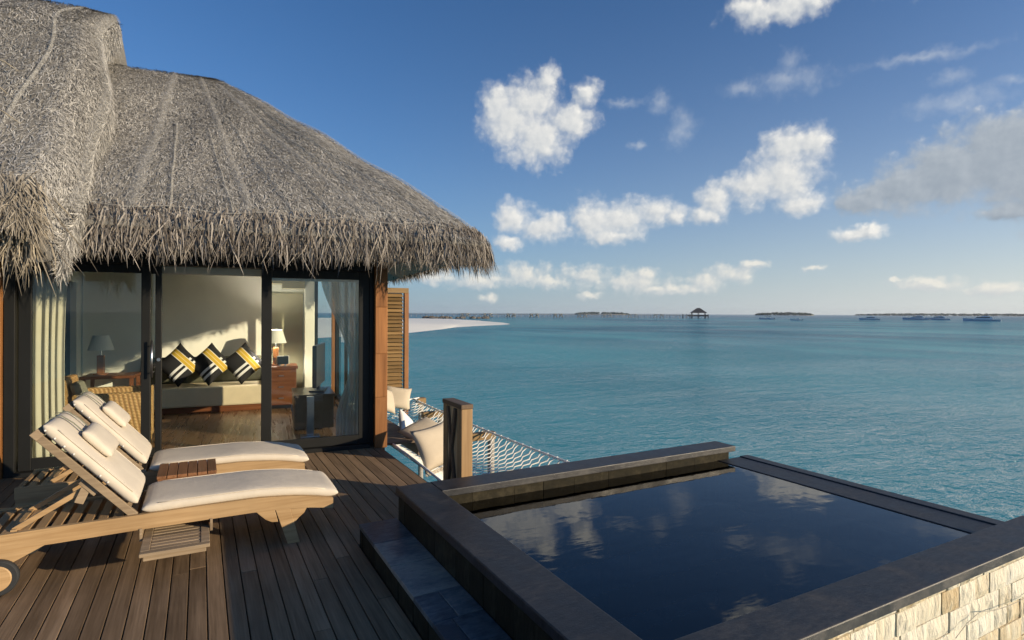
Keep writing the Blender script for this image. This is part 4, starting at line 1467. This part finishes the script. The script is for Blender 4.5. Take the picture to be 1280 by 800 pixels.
# lamps and their tables
def lamp(label, s, t, z, m, k=1.0):
    r = troot('table_lamp', label, 'lamp', s, t, z)
    q = MB().box(-.085, .085, -.085, .085, 0, .02).box(-.045, .045, -.045, .045, .021, .30)
    q.build('base', 'orange_wood', r, bevel=.004)
    MB().tube([(0, 0, .30), (0, 0, .50)], .008, 8).build('stem', 'steel', r)
    sh = MB()
    n = 32
    vs, fs = [], []
    for (rr, z_) in ((.175, .385), (.105, .615), (.100, .615), (.170, .385)):
        vs += [(rr * cos(2 * pi * i / n), rr * sin(2 * pi * i / n), z_) for i in range(n)]
    for j in range(3):
        fs += [(j * n + i, j * n + (i + 1) % n, (j + 1) * n + (i + 1) % n, (j + 1) * n + i) for i in range(n)]
    fs += [(3 * n + i, 3 * n + (i + 1) % n, (i + 1) % n, i) for i in range(n)]
    sh.add(vs, fs).build('lamp_shade', m, r, smooth=False)
    return r
lamp('table lamp with bright white shade on the red cabinet behind the right-hand glass', 2.515, 3.62, .735, 'shade')
bl_ = bpy.data.lights.new('room_fill_light', 'POINT')  # fill light added inside the lamp shade to brighten the room
bl_.energy = 30.0
bl_.color = (1.0, 0.92, 0.80)
bl_.shadow_soft_size = .04
blo = bpy.data.objects.new('room_fill_light', bl_)
COL.objects.link(blo)
blo.location = VW(2.515, 3.62, 1.24)
lamp('table lamp with grey shade and orange wood base behind the left-hand glass', -.02, 3.62, .665, 'shade_grey')
t_ = troot('lamp_table', 'dark square lamp table behind the wicker armchair', 'side table', .10, 3.62, .02)
MB().box(-.33, .38, -.3, .3, .60, .644).build('tabletop', 'cabinet', t_, bevel=.004)
for a in (-.31, .31):
    for b in (-.28, .23):
        MB().box(a, a + .05, b, b + .05, 0, .599).build('leg', 'cabinet', t_)
MB().box(-.25, .30, -.22, .22, .30, .33).build('shelf', 'cabinet', t_)
cb = troot('cabinet', 'red-brown wooden cabinet under the white lamp', 'cabinet', 2.62, 3.62, .02)
MB().box(-.26, .22, -.3, .3, .06, .665).build('carcass', 'cabinet', cb, bevel=.006)
MB().box(-.285, .245, -.32, .32, .667, .713).build('top', 'cabinet', cb, bevel=.006)
MB().box(-.24, .20, -.28, .28, 0, .058).build('plinth', 'black', cb)
for k in range(3):
    o = MB().box(-.24, .20, -.315, -.302, .09 + k * .19, .265 + k * .19).build('drawer', 'cabinet', cb, bevel=.003)
    MB().box(-.06, .02, -.332, -.316, .17 + k * .19, .185 + k * .19).build('handle', 'steel', o)
rd = troot('radio', 'small black box radio with pale edge on the red cabinet beside the lamp', 'radio', 2.62, 3.42, .735, .15)
MB().box(-.09, .09, -.05, .05, .03, .17).build('case', 'black', rd, bevel=.006)
MB().box(.091, .10, -.045, .045, .03, .17).build('side_trim', 'shade', rd)
MB().box(-.06, -.03, -.02, .02, 0, .03).build('foot', 'steel', rd)
MB().box(.03, .06, -.02, .02, 0, .03).build('foot', 'steel', rd)
# television on a black unit
tv_u = troot('television_stand', 'low black television stand behind the right-hand glass door', 'cabinet', 2.98, 1.52, .02)
MB().box(-.27, .27, -.42, .42, .47, .51).build('top', 'black', tv_u, bevel=.003)
MB().box(-.25, .25, -.40, .40, .04, .469).build('carcass', 'black', tv_u, bevel=.003)
for b in (-.40, .005):
    o = MB().box(-.262, -.251, b + .003, b + .392, .05, .46).build('door', 'black', tv_u, bevel=.002)
    MB().bar((-.275, b + .2, .20), (-.275, b + .2, .30), .012, .012).build('handle', 'steel', o)
tv = troot('television', 'flat black television seen almost edge-on on the black stand', 'television', 3.06, 1.55, .53, radians(-12))
MB().box(-.10, .10, -.22, .22, .0, .02).box(-.02, .02, -.06, .06, .02, .10).build('stand', 'black', tv, bevel=.004)
MB().box(-.022, .035, -.46, .46, .085, .665).build('case', 'black', tv, bevel=.008)
MB().box(-.026, -.0225, -.43, .43, .125, .635).build('screen', 'screen', tv)
st_ = troot('steel_column', 'slim brushed steel column on a square foot before the black television stand', 'stand', 2.90, .80, .02)
MB().box(-.045, .045, -.035, .035, .022, .53).build('column', 'steel', st_, bevel=.006)
MB().box(-.12, .12, -.09, .09, 0, .02).build('foot', 'steel', st_, bevel=.004)
# wicker armchair
ch = troot('wicker_armchair', 'honey wicker armchair with grey cushion behind the left-hand glass', 'armchair', .62, 1.02, .02, radians(4))
MB().box(-.36, .38, -.24, .30, .12, .34).build('seat', 'wicker', ch, bevel=.03)
q = MB().prism([(-.34, .10), (-.24, .10), (-.36, .86), (-.46, .86)], -.36, .42)
q.build('backrest', 'wicker', ch, bevel=.025)
for (a, b) in ((-.37, -.255), (.315, .43)):
    MB().box(-.28, .44, a, b, .06, .69).build('armrest', 'wicker', ch, bevel=.02)
for a in (-.30, .37):
    for b in (-.35, .36):
        MB().box(a, a + .05, b, b + .05, 0, .1).build('leg', 'wicker', ch)
o = MB().prism([(-.20, .36), (-.12, .36), (-.27, .80), (-.34, .80)], -.22, .28).build('back_cushion', 'greyfab', ch, bevel=.03)
MB().box(-.22, .36, -.22, .28, .345, .45).build('seat_cushion', 'greyfab', ch, bevel=.03)
# curtains
def curtain(name, label, m, fn, nu, nv, solid=.004):
    o = MB().grid(fn, nu, nv).build(name, m, None, smooth=True, solid=solid)
    return tag(o, label, 'curtain')
def cleft(u, v):
    s = .06 + .36 * u * (1 - .06 * sin(v * pi)) 
    t = .27 + .013 * sin(u * 2 * pi * 5.5 + 1.1 * sin(u * 9) + .5 * sin(v * 3)) + .004 * sin(u * 31 + 2)
    return VW(s, t, lerp(.05, 2.10, v))
curtain('curtain', 'sage cream curtain gathered at the left end of the doors', 'curtain', cleft, 110, 16)
def cright(u, v):
    z = lerp(.05, 2.10, v)
    tie = math.exp(-((z - .92) / .28) ** 2)
    low = sstep(.95, .3, z)
    s_l = lerp(2.99, 3.34, sstep(2.08, .95, z) ** .8) - .16 * low
    s_r = 3.50 - .03 * tie
    s = lerp(s_l, s_r, u)
    t = .36 + .045 * (1 - .5 * tie) * sin(u * 2 * pi * 7.5) + .02 * sin(u * 31)
    return VW(s, t, z)
curtain('sheer_curtain', 'sheer white curtain tied back at the right end of the doors', 'sheer', cright, 120, 30, .002)

# ================================================================== terrace by the water
# louvred privacy screen
sx0, sx1, sy, sz = 2.86, 3.62, 11.0, 2.14
lv = thing('louvred_screen', 'tall golden louvred timber privacy screen at the far end of the hammock', 'screen', (sx0, sy, 0))
w_ = sx1 - sx0
MB().box(0, w_, -.04, .04, sz - .10, sz).build('top_rail', 'louvre', lv, bevel=.004)
MB().box(0, w_ - .086, -.035, .035, .0, .12).build('bottom_rail', 'louvre', lv, bevel=.004)
MB().box(0, .08, -.035, .035, .121, sz - .101).build('stile', 'louvre', lv, bevel=.004)
MB().box(w_ - .085, w_, -.05, .05, -.9, sz - .101).build('post', 'post', lv, bevel=.004)
q = MB()
n = 26
for i in range(n):
    z = .16 + i * (sz - .30) / (n - 1)
    mtx = Matrix.Translation((w_ / 2 - .03, 0, z)) @ Matrix.Rotation(radians(38), 4, 'X')
    q.box(-w_ / 2 + .09, w_ / 2 - .085, -.054, .054, -.007, .007, mtx)
q.build('slats', 'louvre', lv, bevel=.002)

# short balustrade end with crossed braces
bp = thing('balustrade_end', 'short timber balustrade end with crossed braces behind the pool', 'balustrade', (1.955, 4.50, 0))
q = MB().box(0, .104, 0, .10, -.25, .83)
q.build('post', 'balus', bp, bevel=.004)
MB().box(.004, .10, .335, .43, -.25, .83).build('post', 'balus', bp, bevel=.004)
MB().box(-.004, .108, -.004, .434, .832, .87).build('rail', 'balus_dark', bp, bevel=.004)
MB().box(.012, .075, .101, .334, .10, .831).build('panel', 'balus_sunlit', bp)
for (y0, y1, x) in ((.125, .30, -.003), (.31, .135, .002)):
    MB().bar((x, y0, .82), (x, y1, .12), .040, .026, (1, 0, 0)).build('brace', 'balus_dark', bp, bevel=.002)

# the hammock net slung over the water
HX0, HX1, HY0, HY1 = 2.10, 3.66, 5.02, 10.75
hm_ = thing('net_hammock', 'white rope net hammock stretched over the water beside the deck', 'hammock', (HX0, HY0, -.02))
def hz_(u, v):
    return -.34 * (4 * u * (1 - u)) ** .8 * (4 * v * (1 - v)) ** .4
nt_ = MB()
NR, NC = 56, 14
WX, WY = HX1 - HX0, HY1 - HY0
def hp_(u, v):
    bow_y = .10 * (4 * u * (1 - u)) * (1 - 2 * v)
    bow_x = .07 * (4 * v * (1 - v)) * (1 - 2 * u)
    return Vector((u * WX + bow_x, v * WY + bow_y, hz_(u, v)))
for r in range(NR + 1):
    pts = []
    for c in range(NC * 2 + 1):
        u = c / (NC * 2)
        zig = ((c + r) % 2 - .5) * .50 / NR
        v = min(1, max(0, r / NR + (zig if 0 < c < NC * 2 else 0)))
        pts.append(hp_(u, v))
    nt_.tube(pts, .0085, 5, cap=False)
nt_.build('net', 'rope', hm_, smooth=True, fix=False)
er = MB()
edge = [hp_(i / 20, 0) for i in range(21)] + [hp_(1, i / 30) for i in range(1, 31)] + [hp_(1 - i / 20, 1) for i in range(1, 21)] + [hp_(0, 1 - i / 30) for i in range(1, 31)]
er.tube(edge, .013, 6)
er.build('edge_rope', 'rope', hm_, smooth=True, fix=False)
for i in range(0, 31):
    p = hp_(1, i / 30)
    lash = MB()
    lash.tube([p + Vector((-.018, 0, .0)), p + Vector((.0, .006, .02)), p + Vector((.018, .008, -.004)), p + Vector((.0, .0, -.018))], .006, 5)
    lash.build('lashing', 'rope', hm_, fix=False)
for cx_, cy_ in ((0, 0), (1, 0), (1, 1), (0, 1)):
    p = hp_(cx_, cy_)
    o_ = Vector((-.12 if cx_ == 0 else .14, -.08 if cy_ == 0 else .1, 0))
    MB().tube([p, p + o_], .014, 6).build('corner_rope', 'rope', hm_, fix=False)
# timber frame that carries the net
fr2 = thing('hammock_frame', 'timber frame on posts carrying the outer edge of the net hammock', 'frame', (3.70, 7.4, 0))
for y in (7.43, 9.42):
    MB().box(3.36, 3.74, y - .06, y + .06, -.15, -.05).build('beam', 'louvre', fr2, bevel=.004)
for o in kids(fr2):
    o.data.transform(Matrix.Translation((-3.70, -7.4, 0)))
for y in (5.0, 7.43, 9.42, 10.85):
    MB().lathe([(.05, -1.9), (.05, -.152)], 14, (.0 + (.14 if y in (5.0, 10.85) else -.01), y - 7.4, 0)).build('post', 'jetty', fr2)
for y in (5.0, 10.85):
    MB().box(.06, .22, y - 7.48, y - 7.32, -.149, -.02).build('post_cap', 'louvre', fr2)
# pillows
PG = 'pillows on the net hammock'
def hpil(label, m, size, th, x, y, z, rot, seed):
    o = pillow(label, 'pillow', m, size, th, (x, y, z), [radians(a) for a in rot], PG, seed)
    o.name = 'pillow'
    return o
hpil('cream pillow standing at the far left of the hammock beside the villa post', 'cream', (.46, .46), .16, 2.80, 9.72, .16, (62, 20, 30), 11)
hpil('cream pillow leaning against the louvred screen end of the hammock', 'cream', (.50, .46), .16, 3.18, 10.25, .10, (55, 10, -12), 12)
hpil('small bright white pillow in the middle of the hammock', 'white_linen', (.40, .40), .14, 2.62, 8.0, .03, (60, 38, 35), 13)
hpil('cream pillow lying flat at the back of the near pillow pile', 'cream', (.55, .50), .18, 2.66, 7.35, .06, (20, -14, 25), 14)
hpil('cream pillow half hidden behind the balustrade end', 'cream', (.52, .50), .17, 2.62, 6.62, .06, (34, -8, -15), 15)
front = hpil('cream fringed pillow standing at the front of the pillow pile', 'cream', (.52, .50), .18, 2.37, 6.20, .13, (64, -6, 20), 16)
fg = MB()
for k in range(160):
    a = -.26 + .52 * k / 159
    fg.tube([(a, -.245, 0), (a + rnd(-.006, .006), -.268, rnd(-.004, .004)), (a + rnd(-.01, .01), -.285, rnd(-.006, .006))], .0016, 3)
fg.build('tassels', 'cream', front, fix=False)

# ================================================================== out on the lagoon
jp0, jp1 = Vector((352, 349, 0)), Vector((178, 500, 0))
jd = (jp1 - jp0).normalized()
jang = math.atan2(jd.y, jd.x)
jl = (jp1 - jp0).length
jt = thing('jetty', 'long grey timber jetty on thin piles across the lagoon', 'jetty', (jp0.x, jp0.y, SEA), jang)
MB().box(-6, jl + 25, -1.5, 1.5, 2.35, 2.7).build('deck', 'jetty', jt)
pm = None
for k in range(98):
    x = k * jl / 90.
    for yy in ((-1.3 if k % 2 else 1.3),):
        if pm is None:
            pm = MB().tube([(0, 0, -.6), (0, 0, 3.4)], .15, 6).build('pile', 'jetty', jt)
            pm.location = (x, yy, 0)
        else:
            c = pm.copy(); COL.objects.link(c); c.parent = jt; c.location = (x, yy, 0)
br0 = None
for k in range(9):
    x = 22 + k * 21
    if br0 is None:
        q = MB()
        for dx in (-2.5, 2.5):
            for dy in (-1.6, 1.6):
                q.bar((dx - 1.6, dy, .2), (dx, dy, 3.1), .5, .5)
                q.bar((dx + 1.6, dy, .2), (dx, dy, 3.1), .5, .5)
        q.bar((-4, 0, 3.3), (4, 0, 3.3), 3, .4)
        br0 = q.build('brace', 'brace', jt)
        br0.location = (x, 0, 0)
    else:
        c = br0.copy(); COL.objects.link(c); c.parent = jt; c.location = (x, 0, 0)
for yy in (-1.4, 1.4):
    MB().box(-6, jl + 25, yy - .05, yy + .05, 3.4, 3.55).build('handrail', 'jetty', jt)
pv = thing('pavilion', 'dark thatched pavilion at the end of the long jetty', 'pavilion', (362, 345, SEA), jang)
MB().box(-7.5, 8.5, -5, 5, 1.7, 2.9).build('platform', 'roof_far', pv)
for a in (-5.2, 0, 5.2):
    for b in (-3.6, 3.6):
        MB().box(a - .22, a + .22, b - .22, b + .22, -.6, 4.9).build('post', 'roof_far', pv)
q = MB().add([(-6.6, -5, 4.5), (6.6, -5, 4.5), (6.6, 5, 4.5), (-6.6, 5, 4.5), (-1.2, 0, 8.6), (1.2, 0, 8.6)], [(0, 1, 5, 4), (2, 3, 4, 5), (1, 2, 5), (3, 0, 4), (3, 2, 1, 0)])
q.build('roof', 'roof_far', pv)
for a in (-8, -6, 6.5, 9.5, 12):
    MB().box(a - .25, a + .25, -3, -2.4, -.6, 3.4).build('mooring_pile', 'roof_far', pv)
# rocks where the jetty meets the beach
def rocks(label, pts, seed):
    rr = random.Random(seed)
    p0 = pts[0]
    r = thing('rock_groyne', label, 'rocks', (p0[0], p0[1], SEA))
    for (x, y, sc) in pts:
        q = MB()
        n1, n2 = 7, 9
        vs = []
        for j in range(n1):
            ph = pi * j / (n1 - 1)
            for k in range(n2):
                t = 2 * pi * k / n2
                w = rr.uniform(.75, 1.2)
                vs.append((x - p0[0] + sc * 1.5 * w * sin(ph) * cos(t), y - p0[1] + sc * w * sin(ph) * sin(t), .3 + sc * .75 * w * cos(ph)))
        q.add(vs, [(j * n2 + k, j * n2 + (k + 1) % n2, (j + 1) * n2 + (k + 1) % n2, (j + 1) * n2 + k) for j in range(n1 - 1) for k in range(n2)])
        q.build('rock', 'rock', r, fix=False)
rr = random.Random(5)
rocks('low dark rock pile behind the sand spit beside the villa', [(128 + i * 2.1 + rr.uniform(-1, 1), 352 - i * 1.1 + rr.uniform(-3, 3), rr.uniform(1.1, 1.9)) for i in range(11)], 1)
rocks('small brown rock pile just off the tip of the sand spit', [(156 + i * 2.0 + rr.uniform(-1, 1), 343 - i * 1.1 + rr.uniform(-3, 3), rr.uniform(1.0, 1.8)) for i in range(6)], 2)

def boat(label, x, y, L, heading, style, hullm):
    r = thing('boat', label, 'boat', (x, y, SEA), heading, 'boats moored on the lagoon')
    B = L * .26
    n = 14
    vs, fs = [], []
    for i in range(n + 1):
        f_ = i / n
        x_ = lerp(-L / 2, L / 2, f_)
        w = B / 2 * (1 - max(0, (f_ - .45) / .55) ** 2.2) * (.88 + .12 * min(1, f_ * 4))
        sh = L * .060 + L * .045 * f_ ** 2
        vs += [(x_, -w, sh), (x_, -w * .85, -.1), (x_ - L * .02, 0, -.5), (x_, w * .85, -.1), (x_, w, sh)]
    for i in range(n):
        for k in range(4):
            fs.append((i * 5 + k, (i + 1) * 5 + k, (i + 1) * 5 + k + 1, i * 5 + k + 1))
        fs.append((i * 5 + 4, (i + 1) * 5 + 4, (i + 1) * 5, i * 5))
    fs.append((0, 1, 2, 3, 4))
    MB().add(vs, fs).build('hull', hullm, r)
    h0 = L * .068
    if style == 'yacht':
        c = MB().prism([(-L * .30, h0), (L * .22, h0 + L * .02), (L * .10, h0 + L * .085), (-L * .26, h0 + L * .085)], -B * .34, B * .34)
        c.build('cabin', 'boat_white', r)
        MB().prism([(-L * .22, h0 + L * .045), (L * .165, h0 + L * .048), (L * .125, h0 + L * .078), (-L * .22, h0 + L * .078)], -B * .345, B * .345).build('window', 'boat_dark', r)
        MB().prism([(-L * .20, h0 + L * .087), (L * .02, h0 + L * .087), (-L * .03, h0 + L * .115), (-L * .20, h0 + L * .115)], -B * .26, B * .26).build('flybridge', 'boat_white', r)
        MB().tube([(-L * .16, 0, h0 + L * .11), (-L * .18, 0, h0 + L * .17)], .09, 6).build('mast', 'boat_white', r)
    else:
        q = MB()
        for a in (-L * .28, L * .05):
            for b in (-B * .36, B * .36):
                q.tube([(a, b, h0 * .9), (a, b, h0 + L * .12)], .06, 5)
        q.build('canopy_frame', 'steel', r)
        MB().box(-L * .33, L * .10, -B * .42, B * .42, h0 + L * .12, h0 + L * .14).build('canopy', 'boat_white' if style == 'white' else 'boat_dark', r)
        MB().box(-L * .30, L * .02, -B * .28, B * .28, h0 * .9, h0 + L * .05).build('seats', 'boat_white', r)
        MB().box(-L * .56, -L * .49, -.35, .35, .1, h0 * 1.4).build('outboard', 'boat_dark', r)
def bxy(az_deg, dist):
    return dist * sin(radians(az_deg)), dist * cos(radians(az_deg))
for (x, y, L, hd, sty, hm2, lab) in (
        (366, 283, 10.0, 2.22, 'dark', 'boat_blue', 'pale blue open boat with dark canopy, nearest the pavilion'),
        (318, 225, 6.6, 2.25, 'white', 'boat_blue', 'tiny launch with white canopy right of the open boat with dark canopy'),
        (421.6, 240.7, 13.0, 2.15, 'yacht', 'boat_blue', 'motor yacht moored alone between the small launch and the yacht pair'),
        (469.8, 234.4, 16.5, 2.08, 'yacht', 'boat_blue', 'long pale blue motor yacht, left one of the close pair'),
        (493.7, 231.2, 15.5, 2.0, 'yacht', 'boat_blue', 'pale blue motor yacht, right one of the close pair'),
        (409.7, 168.6, 17.5, 1.98, 'yacht', 'boat_blue', 'largest motor yacht, the last boat towards the right edge')):
    boat(lab, x, y, L, hd, sty, hm2)

# ================================================================== the air over the lagoon
hzb = MB().box(-400, 5200, -900, 4200, -2.9, 40)
hm3 = bpy.data.materials.new('sea_air')
hm3.use_nodes = True
hm3.node_tree.nodes.clear()
hg = G(hm3.node_tree)
hv = hg.n('ShaderNodeVolumePrincipled', {'Color': (0.80, 0.88, 0.96, 1), 'Density': 0.00007, 'Anisotropy': 0.2})
ho = hg.n('ShaderNodeOutputMaterial', {'Volume': hv})
tag(hzb.build('haze', hm3), kind='stuff')
